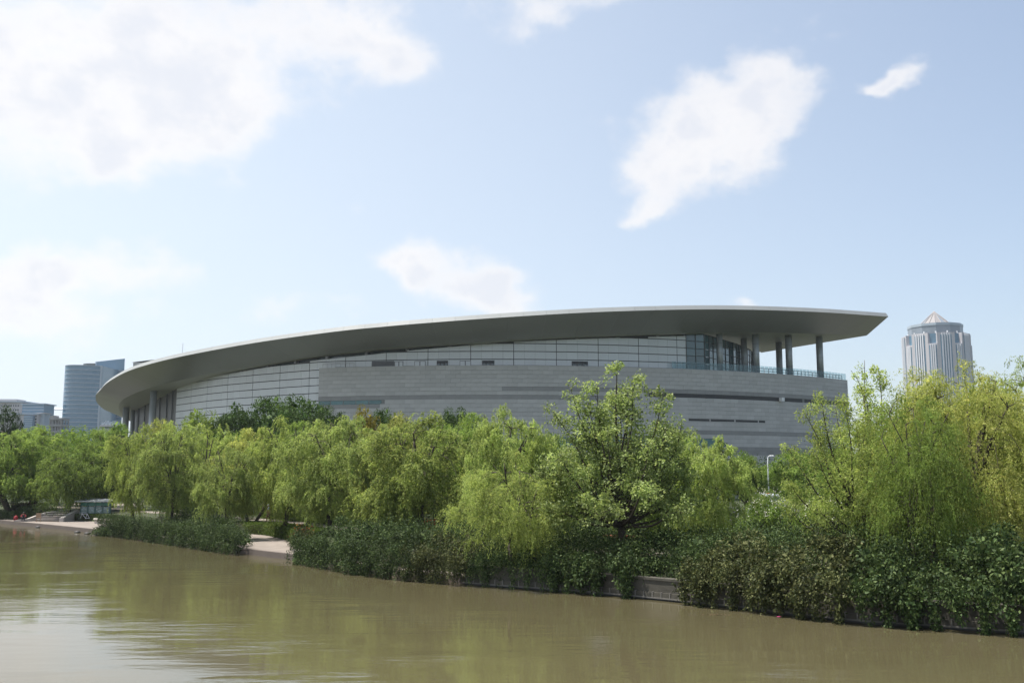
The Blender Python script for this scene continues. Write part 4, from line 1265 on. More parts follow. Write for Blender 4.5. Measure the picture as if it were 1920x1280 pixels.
walk = dict(pelvis=(0, 0, .92), chest=(0, -.02, 1.28), neck=(0, -.03, 1.45), head=(0, -.05, 1.56), crown=(0, -.05, 1.64),
            hipl=(.1, 0, .86), kneel=(.11, -.16, .50), anklel=(.11, -.18, .09), toel=(.11, -.32, .04), hipr=(-.1, 0, .86), kneer=(-.11, .06, .48), ankler=(-.11, .30, .13), toer=(-.11, .24, .03),
            shl=(.2, -.02, 1.38), elbl=(.25, .08, 1.12), wrl=(.26, .04, .88), handl=(.26, .02, .80), shr=(-.2, -.02, 1.38), elbr=(-.25, -.08, 1.13), wrr=(-.24, -.22, .93), handr=(-.24, -.25, .86))
g = gnd(503, 980, LAND_Z)
def bag(root):
    MB().box((.30, .0, .62), (.10, .24, .30), 0, .8).build('handbag', M['dark_cloth'], root)
person('person in white cap and pale top walking on the promenade behind the lawn', (g.x, g.y, LAND_Z + .006), R_(-70), walk,
       dict(pelvis='maroon', hip='maroon', knee='maroon', ankle='dark_cloth', chest='grey_cloth', sh='grey_cloth', elb='skin', wr='skin', neck='skin', head='skin'), 'white_cloth')
sit = dict(pelvis=(0, 0, .30), chest=(0, -.16, .62), neck=(0, -.26, .78), head=(0, -.32, .88), crown=(0, -.33, .96),
           hipl=(.1, -.02, .27), kneel=(.15, -.40, .50), anklel=(.13, -.38, .09), toel=(.13, -.52, .045), hipr=(-.1, -.02, .27), kneer=(-.15, -.40, .50), ankler=(-.13, -.38, .09), toer=(-.13, -.52, .045),
           shl=(.19, -.17, .71), elbl=(.26, -.34, .53), wrl=(.16, -.54, .52), handl=(.12, -.60, .52), shr=(-.19, -.17, .71), elbr=(-.26, -.34, .53), wrr=(-.16, -.54, .52), handr=(-.12, -.60, .52))
g = bank_pt(26, .95, TERR_Z)
person('person in a red top sitting hunched on a low box at the left quay edge', (g.x, g.y, TERR_Z + .02), R_(25), sit,
       dict(pelvis='dark_cloth', hip='dark_cloth', knee='dark_cloth', ankle='dark_cloth', chest='red_cloth', sh='red_cloth', elb='red_cloth', wr='skin', neck='skin', head='skin'))
o = MB().box((0, 0, .09), (.38, .34, .18)).build('tackle_box', M['dark_cloth'], None, loc=(g.x, g.y + .02, TERR_Z + .003)); o.rotation_euler.z = R_(25)
tag(o, 'dark low box under the person in red on the quay', 'box')
g2 = bank_pt(21, .42, TERR_Z)
mb = MB(); mb.lathe([(.19, 0), (.23, .25), (.21, .45), (.12, .56), (.05, .62)], (0, 0, 0), 14); o = mb.build('red_bag', M['red_cloth'], None, True, (g2.x, g2.y, TERR_Z + .033)); tag(o, 'bright red sack standing on the quay kerb beside the person in red', 'bag')
g3 = bank_pt(41, 1.7, TERR_Z)
SB = thing('sign_board', 'small tan board on short legs right of the person in red', 'sign', (g3.x, g3.y, TERR_Z), R_(5))
M['tan'] = mat('tan_board', (.30, .20, .13), .8, var=.15, nscale=6)
MB().box((0, 0, .72), (.55, .05, .5)).build('board', M['tan'], SB)
for x in (-.2, .2): MB().box((x, .04, .25), (.05, .05, .5)).build('leg', M['tan'], SB)


# ------------------------------------------------------------------ vegetation
M['bark'] = mat('dark_bark', (.045, .035, .026), .9, var=.3, nscale=5, bump=.5, bscale=25)
M['bark_grey'] = mat('grey_bark', (.09, .075, .06), .9, var=.3, nscale=5, bump=.5, bscale=25)
M['lf_willow'] = leaf_mat('willow_leaf', [(.168, .234, .058), (.252, .318, .082), (.360, .402, .132)], .45)  # willow leaf colours brightened well past real leaves to show sunlit crowns
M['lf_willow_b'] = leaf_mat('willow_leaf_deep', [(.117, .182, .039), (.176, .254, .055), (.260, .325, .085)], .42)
M['lf_willow_y'] = leaf_mat('willow_leaf_olive', [(.184, .230, .052), (.276, .305, .081), (.368, .368, .127)], .44)
M['lf_willow_g'] = leaf_mat('willow_leaf_greyish', [(.172, .241, .063), (.253, .322, .092), (.345, .391, .138)], .42)
M['lf_camphor'] = leaf_mat('camphor_leaf', [(.025, .055, .014), (.048, .092, .021), (.092, .144, .034)], .22)
M['lf_mid'] = leaf_mat('mid_green_leaf', [(.078, .132, .026), (.126, .198, .038), (.192, .258, .060)], .38)
M['lf_yellow'] = leaf_mat('golden_leaf', [(.12, .13, .022), (.24, .21, .03), (.34, .28, .05)], .3)
M['lf_poplar'] = leaf_mat('glossy_broad_leaf', [(.116, .163, .047), (.189, .247, .074), (.304, .352, .147)], .40, rough=.5, spec=.3)
M['lf_shrub'] = leaf_mat('dark_shrub_leaf', [(.018, .035, .011), (.040, .069, .020), (.106, .144, .050)], .16, rough=.6, spec=.14)
M['lf_shrub_b'] = leaf_mat('brownish_shrub_leaf', [(.024, .034, .011), (.054, .066, .022), (.132, .138, .054)], .16, rough=.6, spec=.14)
M['lf_hedge'] = leaf_mat('hedge_leaf', [(.045, .075, .012), (.075, .12, .018), (.11, .16, .025)], .25)
M['lf_redhedge'] = leaf_mat('purple_hedge_leaf', [(.05, .02, .018), (.085, .035, .028), (.06, .05, .025)], .2)
M['lf_conifer'] = leaf_mat('conifer_leaf', [(.018, .038, .014), (.028, .055, .018), (.045, .075, .022)], .15)
M['petal_white'] = leaf_mat('white_petal', [(.6, .56, .5), (.72, .70, .66)], .3, tcol=1.0)
M['petal_red'] = leaf_mat('red_petal', [(.30, .04, .02), (.42, .09, .03)], .3, tcol=1.0)


def unit(a): return a / np.maximum(np.linalg.norm(a, axis=-1, keepdims=True), 1e-9)


class Leaves:
    def __init__(s): s.P, s.D, s.L, s.W, s.F = [], [], [], [], []

    def add(s, P, D, L, W, flat=0.0):
        n = len(P); s.P.append(P); s.D.append(unit(D)); s.L.append(np.broadcast_to(L, n).astype(float)); s.W.append(np.broadcast_to(W, n).astype(float)); s.F.append(np.full(n, flat))

    def heart(s, C, r, rng, k=7, squash=.7):
        P = np.asarray(C) + rng.normal(size=(k, 3)) * np.array([1, 1, squash]) * r * .2
        s.add(P, unit(rng.normal(size=(k, 3))), r * .5, r * .36, .2)

    def mesh(s, name, material, rng):
        P, D, L, W, F = np.concatenate(s.P), np.concatenate(s.D), np.concatenate(s.L), np.concatenate(s.W), np.concatenate(s.F)
        n = len(P)
        up = unit(rng.normal(size=(n, 3)) * (1 - F)[:, None] + np.array([0, 0, 1.6]) * F[:, None] + 1e-6)
        S = unit(np.cross(D, up)); L = L[:, None]; W = W[:, None]
        Nn = np.cross(S, D)
        v = np.stack([P, P + D * L * .48 + S * W * .5 + Nn * W * .10, P + D * L - Nn * L * .06, P + D * L * .48 - S * W * .5 + Nn * W * .10], 1).reshape(-1, 3)
        me = bpy.data.meshes.new(name)
        me.vertices.add(4 * n); me.vertices.foreach_set('co', v.astype(np.float32).ravel())
        me.loops.add(4 * n); me.loops.foreach_set('vertex_index', np.arange(4 * n, dtype=np.int32))
        me.polygons.add(n); me.polygons.foreach_set('loop_start', np.arange(0, 4 * n, 4, dtype=np.int32))
        me.polygons.foreach_set('loop_total', np.full(n, 4, np.int32))
        me.materials.append(material); me.update(calc_edges=True)
        s.top = float(np.percentile(P[:, 2], 99.7)); s.rad = float(np.percentile(np.hypot(P[:, 0], P[:, 1]), 96)); return me


def willow(seed, H=9.0, R=4.4, clumps=105, per=25, leaves=29, hang=.62, mat_='lf_willow', trunks=1, lsz=.18, lw=.052, low=1.0, bark='bark'):
    rng = np.random.default_rng(seed); lv = Leaves(); br = MB(); limbs = []
    for t in range(trunks):
        a0 = rng.uniform(0, 6.28); b = Vector((.35 * math.cos(a0) * (trunks > 1), .35 * math.sin(a0) * (trunks > 1), -.3))
        lean = Vector((rng.normal() * .35, rng.normal() * .35, 0)) + (b * 1.2 if trunks > 1 else Vector())
        fk = Vector((b.x + lean.x, b.y + lean.y, H * .20)); tr = H * .024 / math.sqrt(trunks)
        br.tube([b, b.lerp(fk, .15), b.lerp(fk, .55) + Vector((rng.normal() * .06, rng.normal() * .06, 0)), fk], [tr * 1.5, tr * 1.15, tr, tr * .9], 8)
        nl = 7 if trunks == 1 else 4
        for k in range(nl):
            a = 6.28 * k / nl + rng.normal() * .3 + t; rr = R * rng.uniform(.3, .66); zt = H * (.55 + .36 * math.sqrt(1 - (rr / (.86 * R)) ** 2) * rng.uniform(.6, .95))
            e = Vector((rr * math.cos(a), rr * math.sin(a), zt)); mid = fk.lerp(e, .45) + Vector((-.12 * rr * math.cos(a), -.12 * rr * math.sin(a), H * .06))
            pts = [Vector(p) for p in catmull([fk, mid, e], 5)]
            br.tube(pts, list(np.linspace(tr * .62, tr * .16, len(pts))), 6); limbs.append(pts)
    lim = np.array([p for l in limbs for p in l[2:]])
    for c in range(clumps):
        u = rng.uniform() ** .8; ph = rng.uniform(0, 6.28); el = math.acos(max(-1.0, 1 - u * (1.0 + low)))
        q = rng.uniform(.62, 1.0) if rng.uniform() < .8 else rng.uniform(.3, .6)
        lump = 1 + .16 * math.sin(3 * ph + seed) + .1 * math.sin(5 * ph + 2 * seed)
        C = np.array([R * .86 * lump * q * math.sin(el) * math.cos(ph), R * .86 * lump * q * math.sin(el) * math.sin(ph), H * .53 + (H * .43) * q * math.cos(el)])
        j = int(np.argmin(np.linalg.norm(lim - C, axis=1))); s0 = Vector(lim[j]); e0 = Vector(C)
        m_ = s0.lerp(e0, .5) + Vector((0, 0, .15 * (e0 - s0).length))
        br.tube([s0, m_, e0], [.028 * H / 9, .018, .008], 4, False)
        outd = unit(np.array([C[0], C[1], 0.0]) + 1e-6)
        big = rng.uniform(.55, 1.3)
        lv.heart(C - np.array([0, 0, .1]), .55, rng, 5)
        for k in range(max(3, int(per * big))):
            st = C + rng.normal(size=3) * np.array([.26, .26, .2])
            d0 = unit(outd * rng.uniform(.0, .8) + rng.normal(size=3) * np.array([.8, .8, .35]) + np.array([0, 0, rng.uniform(.1, .8)]))
            Ls = hang * rng.uniform(.8, 2.2) * (1.15 if math.cos(el) < .5 else .8) * H / 9
            n = int(leaves * rng.uniform(.7, 1.2)); t = np.sort(rng.uniform(0, 1, n))[:, None]
            reach = (.35 + .35 * Ls) * rng.uniform(.6, 1.25) * H / 9
            P = st + d0 * reach * (1 - (1 - t) ** 2) + np.array([0, 0, -1.0]) * Ls * np.clip(t - .12, 0, 1) ** 1.6 + rng.normal(size=(n, 3)) * .035
            tang = d0 * reach * 2 * (1 - t) + np.array([0, 0, -1.0]) * Ls * 1.6 * np.clip(t - .12, 0, 1) ** .6
            D = unit(unit(tang) + rng.normal(size=(n, 3)) * .5 + np.array([0, 0, -.25]))
            lv.add(P, D, lsz * rng.uniform(.75, 1.2, n), lw * rng.uniform(.8, 1.2, n), .45)
    cm = lv.mesh('willow_crown', M[mat_], rng)
    return br.mesh('willow_trunk', M[bark], True), cm, lv.top, lv.rad


def broadleaf(seed, H=10.0, R=4.0, clumps=110, per=210, mat_='lf_camphor', lsz=.20, lw=.10, base=.22, shape=1.0, bark='bark', cr=.85, spiky=0.0):
    rng = np.random.default_rng(seed); lv = Leaves(); br = MB()
    tr = H * .022
    top = Vector((rng.normal() * .2, rng.normal() * .2, H * .55))
    br.tube([(0, 0, -.3), (0, 0, .15), (rng.normal() * .08, rng.normal() * .08, H * .25), top], [tr * 1.5, tr * 1.1, tr, tr * .6], 8)
    for c in range(clumps):
        ph = rng.uniform(0, 6.28); cz = rng.uniform(-1, 1)
        q = rng.uniform(.7, 1.0) if rng.uniform() < .8 else rng.uniform(.3, .7)
        zc = H * (base + (1 - base) * .5); hz = H * (1 - base) * .5 * .9
        sxy = math.sqrt(max(0, 1 - cz * cz)) ** shape
        lump = 1 + .15 * math.sin(3 * ph + seed * 1.7 + 3 * cz)
        C = np.array([R * .84 * lump * q * sxy * math.cos(ph), R * .84 * lump * q * sxy * math.sin(ph), zc + hz * q * cz])
        s0 = Vector((C[0] * .12, C[1] * .12, max(H * .15, C[2] - .55 * math.hypot(C[0], C[1]) - .5))); s0.z = min(s0.z, H * .6)
        e0 = Vector(C); br.tube([s0, s0.lerp(e0, .5) + Vector((0, 0, -.06 * (e0 - s0).length)), e0], [tr * .3, tr * .18, tr * .05], 4, False)
        n = int(per * rng.uniform(.6, 1.3)); r = cr * rng.uniform(.75, 1.3) * H / 10
        d = unit(rng.normal(size=(n, 3))); rad = r * rng.uniform(.45, 1.0, (n, 1)) ** .6
        P = C + d * rad * np.array([1.1, 1.1, .72])
        D = unit(d + rng.normal(size=(n, 3)) * .6 + np.array([0, 0, -.15 + spiky]))
        lv.heart(C, r * 1.3, rng, 8)
        lv.add(P, D, lsz * rng.uniform(.7, 1.2, n), lw * rng.uniform(.75, 1.2, n), .35)
    cm = lv.mesh('tree_crown', M[mat_], rng)
    return br.mesh('tree_trunk', M[bark], True), cm, lv.top, lv.rad


def twiggy(seed, limbs, mat_, bark, H, R, lvl2=6, lvl3=5, per=26, lsz=.11, lw=.06, trunk=None, tr=.16, droop=0.0, up=.35, spread=.34, tl=(.5, 1.0)):
    """limbs: list of end points (x, y, z) that the main limbs climb to; branchlets with leaves grow along each."""
    rng = np.random.default_rng(seed); lv = Leaves(); br = MB()
    base = Vector((0, 0, -.3)); fk = Vector(trunk or (0, 0, 1.6))
    br.tube([base, base.lerp(fk, .2), base.lerp(fk, .6) + Vector((.05, .03, 0)), fk], [tr * 1.45, tr * 1.1, tr, tr * .92], 9)
    lead = None
    for e in limbs:
        e = Vector(e)
        if lead is None: s = fk
        else:
            h = min(.62, max(0.0, (e.z / limbs[0][2] - .45) * 1.1)) * rng.uniform(.5, 1.0)
            s = lead[min(len(lead) - 2, int(h * (len(lead) - 1)))]
        L_ = (e - s).length
        m1 = s.lerp(e, .33) + Vector((-(e.x - s.x) * .10, -(e.y - s.y) * .10, .07 * L_)) + Vector(rng.normal(size=3) * .12)
        main = [Vector(p) for p in catmull([s, m1, s.lerp(e, .7) + Vector((0, 0, .04 * L_)) + Vector(rng.normal(size=3) * .16), e], 6)]
        if lead is None: lead = main; r0 = tr * .8
        else: r0 = tr * .42
        br.tube(main, list(np.linspace(r0, .012, len(main))), 7)
        dmain = unit(np.array(e - s))
        for k in range(lvl2):
            f = .28 + .72 * (k + rng.uniform(0, .8)) / lvl2; f = min(f, .99); j = min(len(main) - 2, int(f * (len(main) - 1))); p = main[j].lerp(main[j + 1], f * (len(main) - 1) - j)
            side = unit(rng.normal(size=3) * np.array([1, 1, .5])); d = unit(dmain * .55 + side * .85 + np.array([0, 0, up]))
            l2 = L_ * spread * rng.uniform(.6, 1.1) * (1.15 - .55 * f)
            q = [p, p + Vector(d * l2 * .5) + Vector(rng.normal(size=3) * .06), p + Vector(d * l2) + Vector((0, 0, -droop * l2))]
            q = [Vector(x) for x in catmull(q, 4)]
            br.tube(q, list(np.linspace(max(.016, tr * .16 * (1 - f * .6)), .006, len(q))), 5)
            for h in range(lvl3):
                g = rng.uniform(.25, 1.0); jj = min(len(q) - 2, int(g * (len(q) - 1))); s = q[jj].lerp(q[jj + 1], g * (len(q) - 1) - jj)
                dd = unit(d * .7 + unit(rng.normal(size=3)) * .8 + np.array([0, 0, up * .6 - droop]))
                l3 = rng.uniform(*tl); n = int(per * rng.uniform(.7, 1.3)); t = rng.uniform(.05, 1, (n, 1))
                br.tube([s, s + Vector(dd * l3 * .5), s + Vector(dd * l3) + Vector((0, 0, -droop * .4 * l3))], [.007, .005, .003], 3, False)
                P = np.array(s) + dd * l3 * t + np.array([0, 0, -droop * .4 * l3]) * t * t + rng.normal(size=(n, 3)) * .09
                D = unit(dd * .5 + rng.normal(size=(n, 3)) * .8 + np.array([0, 0, -.35 - droop]))
                lv.add(P, D, lsz * rng.uniform(.7, 1.2, n), lw * rng.uniform(.75, 1.2, n), .15)
    cm = lv.mesh('tree_crown', M[mat_], rng)
    return br.mesh('tree_trunk', M[bark], True), cm, lv.top, lv.rad


def spires(seed, limbs, mat_, bark, clumps=24, per=55, lsz=.12, lw=.075, trunk=(0, 0, 1.5), tr=.17, cr=.34, spread=.5, droop=.2, bow=.25):
    """an airy tree: every limb climbs to its own tip and carries loose tufts of leaves along its upper two thirds."""
    rng = np.random.default_rng(seed); lv = Leaves(); br = MB(); fk = Vector(trunk); b0 = Vector((0, 0, -.3))
    top = max(e[2] for e in limbs)
    br.tube([b0, b0.lerp(fk, .2), b0.lerp(fk, .6) + Vector((.05, .03, 0)), fk], [tr * 1.5, tr * 1.15, tr * 1.05, tr], 9)
    lead = None
    for e in limbs:
        e = Vector(e)
        if lead is None: s = fk
        else: s = lead[int(min(.5, max(0.0, (e.z / top - .5))) * rng.uniform(.3, 1.0) * (len(lead) - 1))]
        L_ = (e - s).length
        m1 = s.lerp(e, .30) + Vector(((e.x - s.x) * bow * .5, (e.y - s.y) * bow * .5, -.03 * L_)) + Vector(rng.normal(size=3) * .10)
        m2 = s.lerp(e, .66) + Vector(((e.x - s.x) * bow * .5, (e.y - s.y) * bow * .5, 0)) + Vector(rng.normal(size=3) * .14)
        main = [Vector(q) for q in catmull([s, m1, m2, e], 6)]
        br.tube(main, list(np.linspace(tr * (.8 if lead is None else .40), .010, len(main))), 7)
        if lead is None: lead = main
        for k in range(clumps):
            f = .22 + .78 * rng.uniform() ** .62; x = f * (len(main) - 1); j = min(len(main) - 2, int(x)); q = main[j].lerp(main[j + 1], x - j)
            w = spread * (1.3 - .92 * f)
            C = Vector(rng.normal(size=3) * np.array([w, w, w * .6])) + q + Vector((0, 0, .12))
            br.tube([q, q.lerp(C, .5) + Vector((0, 0, -.04)), C], [.014, .009, .004], 3, False)
            n = int(per * rng.uniform(.5, 1.4)); d = unit(rng.normal(size=(n, 3))); r = cr * rng.uniform(.6, 1.25) * (1.2 - .45 * f); sz = rng.uniform(.8, 1.25)
            P = np.array(C) + d * r * rng.uniform(.25, 1, (n, 1)) ** .6 * np.array([1, 1, 1.1])
            lv.add(P, unit(d * .5 + rng.normal(size=(n, 3)) * .7 + np.array([0, 0, -droop])), lsz * sz * rng.uniform(.7, 1.2, n), lw * sz * rng.uniform(.75, 1.2, n), .3)
    cm = lv.mesh('tree_crown', M[mat_], rng)
    return br.mesh('tree_trunk', M[bark], True), cm, lv.top, lv.rad


PROTO = {}
def proto(key, fn, *a, **k):
    if key not in PROTO: PROTO[key] = fn(*a, **k)
    return PROTO[key]


_rot = random.Random(11)
def tree(pr, name, px, D, ytop, hw, label, cat='tree', group=None, rot=None, zb=LAND_Z, mats=None, pxb=None):
    tm, cm, H, R = pr
    c = at(px, 870, D); zt = zat(ytop, D); hw *= 1.25 if name == 'weeping_willow' and px < 1350 else 1.12
    sz = (zt - zb) / H; sx = (hw / FPX * D) / R
    t = thing(name, label, cat, (c.x, D, zb), 0, group)
    rz = _rot.uniform(0, 6.28) if rot is None else rot
    for nm, me in (('trunk', tm), ('crown', cm)):
        o = put(nm, me, t, None, rz); o.scale = (sx, sx, sz)
        if nm == 'crown' and mats:
            o.material_slots[0].link = 'OBJECT'; o.material_slots[0].material = M[mats]
    return t


W = [proto('w%d' % k, willow, 20 + k, trunks=1 + (k % 2)) for k in range(5)]
GW = 'weeping willows along the river bank'
for spec in (
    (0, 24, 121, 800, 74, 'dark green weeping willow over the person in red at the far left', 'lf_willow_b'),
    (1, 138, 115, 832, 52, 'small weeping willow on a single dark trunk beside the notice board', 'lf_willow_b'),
    (2, 256, 96, 800, 42, 'bright weeping willow hanging just right of the notice board roof', 'lf_willow'),
    (3, 318, 91, 806, 52, 'weeping willow below the left museum column, second right of the notice board', 'lf_willow_g'),
    (4, 385, 99, 799, 52, 'weeping willow standing further back behind the left shrub mass', 'lf_willow'),
    (0, 432, 80, 838, 48, 'low greyish weeping willow rising out of the shrubs left of the middle terrace', 'lf_willow_g'),
    (1, 474, 93, 806, 56, 'weeping willow straight behind the left edge of the middle terrace', 'lf_willow_y'),
    (2, 535, 82, 788, 58, 'tall weeping willow on dark twin stems on the lawn of the middle terrace', None),
    (3, 622, 73, 783, 76, 'large fluffy weeping willow with forked dark trunk right of the middle terrace', 'lf_willow_g'),
    (4, 695, 79, 800, 62, 'weeping willow under the golden tree top, further back', 'lf_willow'),
    (0, 786, 66, 784, 98, 'widest bright weeping willow over the long waterside shrubs', None),
    (1, 880, 72, 778, 62, 'weeping willow under the round dark tree left of the tallest pale willow', 'lf_willow_b'),
    (2, 945, 57, 768, 72, 'tall pale weeping willow reaching highest left of the big broadleaf tree', 'lf_willow_g'),
    (3, 1322, 54, 814, 66, 'weeping willow right of the big broadleaf tree', 'lf_willow_g'),
    (0, 203, 124, 812, 46, 'weeping willow filling in behind the notice board roof', 'lf_willow_b'),
    (3, 352, 104, 796, 48, 'weeping willow under the golden-green tree at the foot of the metal wall', None),
    (1, 580, 88, 792, 56, 'weeping willow between the twin-stemmed willow and the large fluffy one, further back', 'lf_willow_b'),
    (2, 735, 76, 792, 60, 'weeping willow between the large fluffy willow and the widest one', 'lf_willow_y'),
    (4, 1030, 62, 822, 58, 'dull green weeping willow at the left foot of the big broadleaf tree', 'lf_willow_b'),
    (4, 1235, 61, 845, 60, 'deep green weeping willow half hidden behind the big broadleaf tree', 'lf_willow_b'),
):
    k, px, D, yt, hw, lab, m = spec
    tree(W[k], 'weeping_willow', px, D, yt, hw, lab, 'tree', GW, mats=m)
# the low spray-laden willow leaning over the water
lowW = willow(71, H=8.0, R=3.6, clumps=85, per=20, leaves=32, hang=1.0, low=1.0, mat_='lf_willow', trunks=2, lsz=.13, lw=.034)
tree(lowW, 'weeping_willow', 972, 50.5, 848, 92, 'low bright weeping willow leaning out over the river wall with trailing sprays', 'tree', GW, zb=.9)

# big willows at the right
BW = willow(91, H=11.0, R=4.6, clumps=190, per=22, leaves=40, hang=1.35, low=.9, mat_='lf_willow_y', trunks=1, lsz=.125, lw=.038)
tree(BW, 'weeping_willow', 1806, 44, 690, 150, 'great olive-yellow weeping willow before the ribbed tower', 'tree', GW, rot=1.0)
BW2 = willow(97, H=11.0, R=4.2, clumps=140, per=20, leaves=36, hang=1.15, low=.9, mat_='lf_willow', trunks=2, lsz=.125, lw=.038)
tree(BW2, 'weeping_willow', 1945, 47, 678, 130, 'weeping willow cut by the right edge of the photo', 'tree', GW, rot=2.2)

tree(BW2, 'weeping_willow', 1722, 40.5, 745, 92, 'lower weeping willow between the slender tree and the great olive willow', 'tree', GW, rot=4.0, mats='lf_willow_b')

# the planting goes on beyond the right edge of the frame
tree(BW2, 'weeping_willow', 2140, 40, 700, 130, 'weeping willow beyond the right edge of the photo', 'tree', GW, rot=5.1)
tree(W[1], 'weeping_willow', 2300, 50, 720, 110, 'second weeping willow beyond the right edge of the photo', 'tree', GW, mats='lf_willow_g')

# big broadleaf tree right of centre
_r = random.Random(3); _l = [(0, 0, 9.7)]
for k in range(30):
    x = -3.7 + 7.4 * (k + .5) / 30; y = _r.uniform(-1, 1) * math.sqrt(max(0, 13.7 - x * x)) * .8; q = min(1, math.hypot(x, y) / 3.9)
    _l.append((x, y, (9.2 * (1 - .55 * q ** 1.7)) * _r.uniform(.72, 1.0)))
_l += [(-2.2, .3, 8.6), (2.1, -.2, 8.2), (-3.0, 0, 7.3), (3.0, .2, 6.9), (-1.0, -.6, 8.6), (.9, .5, 8.9)] + [(3.5 * math.cos(a), 3.5 * math.sin(a), 3.0 + .6 * math.sin(3 * a)) for a in np.linspace(0, 6.28, 10)[:-1]]
bt = spires(7, _l, 'lf_poplar', 'bark', clumps=21, per=48, lsz=.13, lw=.08, trunk=(.1, 0, 1.7), tr=.18, cr=.36, spread=.62)
tree(bt, 'broadleaf_tree', 1160, 50, 688, 128, 'big glossy broadleaf tree with forked trunk standing before the middle of the museum', 'tree', None, rot=0.0)
# light, slender trees at the right
st_ = spires(13, [(-.3, 0, 9.4), (.8, .3, 9.0), (-1.2, -.4, 8.6), (1.7, 0, 8.0), (-2.0, .2, 7.4), (2.3, .3, 6.4), (-2.4, -.3, 5.6), (.2, .8, 8.2), (-.6, -1.0, 7.0), (1.0, -1.2, 6.6), (-1.6, .8, 6.2), (2.2, -.8, 5.0), (-2.2, -.9, 4.2), (1.4, 1.1, 5.0), (0, -1.5, 5.0)], 'lf_willow', 'bark_grey', clumps=17, per=50, lsz=.125, lw=.055, trunk=(0, 0, 1.8), tr=.13, cr=.34, spread=.48)
tree(st_, 'slender_tree', 1640, 46, 688, 84, 'slender airy light green tree left of the ribbed tower', 'tree', None, rot=.4)
s2 = spires(17, [(-1.6, .2, 7.6), (-2.6, -.4, 6.9), (-3.3, .2, 5.4), (-.5, 0, 7.4), (.9, .5, 6.9), (-2.4, -1.2, 5.2), (1.9, -.5, 5.9), (-3.6, -.6, 4.0), (.2, -1.4, 5.2), (-1.2, -1.5, 4.2), (2.6, .3, 4.6), (-3.4, .7, 3.0), (-2.6, -1.4, 2.9), (-.6, -1.9, 3.2), (1.2, -1.7, 3.6), (2.7, -.8, 3.2), (-1.8, .9, 6.0), (.4, 1.0, 6.2)], 'lf_willow', 'bark', clumps=20, per=62, lsz=.125, lw=.05, trunk=(.5, 0, 1.2), tr=.15, cr=.40, spread=.56, droop=.5)
tree(s2, 'leaning_tree', 1608, 43, 742, 112, 'spreading light green tree leaning left over the stone podium corner', 'tree', None, rot=0.0)

# trees behind
CP = [proto('c%d' % k, broadleaf, 40 + k) for k in range(3)]
MD = [proto('m%d' % k, broadleaf, 50 + k, mat_='lf_mid', base=.04, clumps=125, per=160, lsz=.20, lw=.085) for k in range(3)]
CN = proto('k0', broadleaf, 60, H=11, R=2.2, mat_='lf_conifer', base=.05, clumps=70, per=170, lsz=.16, lw=.05, shape=1.4, cr=.6, spiky=.4)
GC, GM = 'dark evergreen trees before the museum', 'mid green park trees behind the willows'
for spec in (
    (0, 442, 118, 764, 44, 'dark broad evergreen, leftmost of the dark crowns over the willows', GC),
    (1, 512, 122, 748, 54, 'tallest dark evergreen crown over the willows below the metal wall', GC),
    (2, 565, 117, 746, 52, 'dark evergreen crown at the left corner of the stone podium', GC),
    (0, 612, 114, 768, 38, 'smaller dark evergreen between the podium corner and the golden tree', GC),
    (1, 722, 106, 771, 34, 'dark evergreen just right of the golden tree', GC),
    (2, 852, 101, 769, 38, 'round dark evergreen alone on the line of willow tops', GC),
    (0, 1396, 96, 850, 34, 'rounded dark tree left of the street lamp', GC),
    (1, 1490, 101, 845, 40, 'rounded dark tree right of the street lamp', GC),
    (2, 1446, 128, 872, 40, 'low dark tree behind the foot of the street lamp', GC),
):
    k, px, D, yt, hw, lab, g = spec
    tree(CP[k], 'evergreen_tree', px, D, yt, hw, lab, 'tree', g, mats='lf_mid' if px > 1380 else None)
for k, px, D, yt, hw, lab, m in (
    (0, 372, 116, 774, 46, 'yellowish mixed green tree under the end of the metal wall', 'lf_willow_b'),
    (1, 688, 99, 768, 32, 'golden-yellow flowering tree top among the willows', 'lf_yellow'),
    (2, 752, 96, 778, 38, 'olive tree with golden seed heads right of the golden tree', 'lf_willow_y'),
    (0, 300, 128, 790, 40, 'pale yellow-green tree at the foot of the left museum columns', 'lf_willow_y'),
):
    tree(MD[k], 'golden_tree' if m == 'lf_yellow' else 'park_tree', px, D, yt, hw, lab, 'tree', None, mats=m)
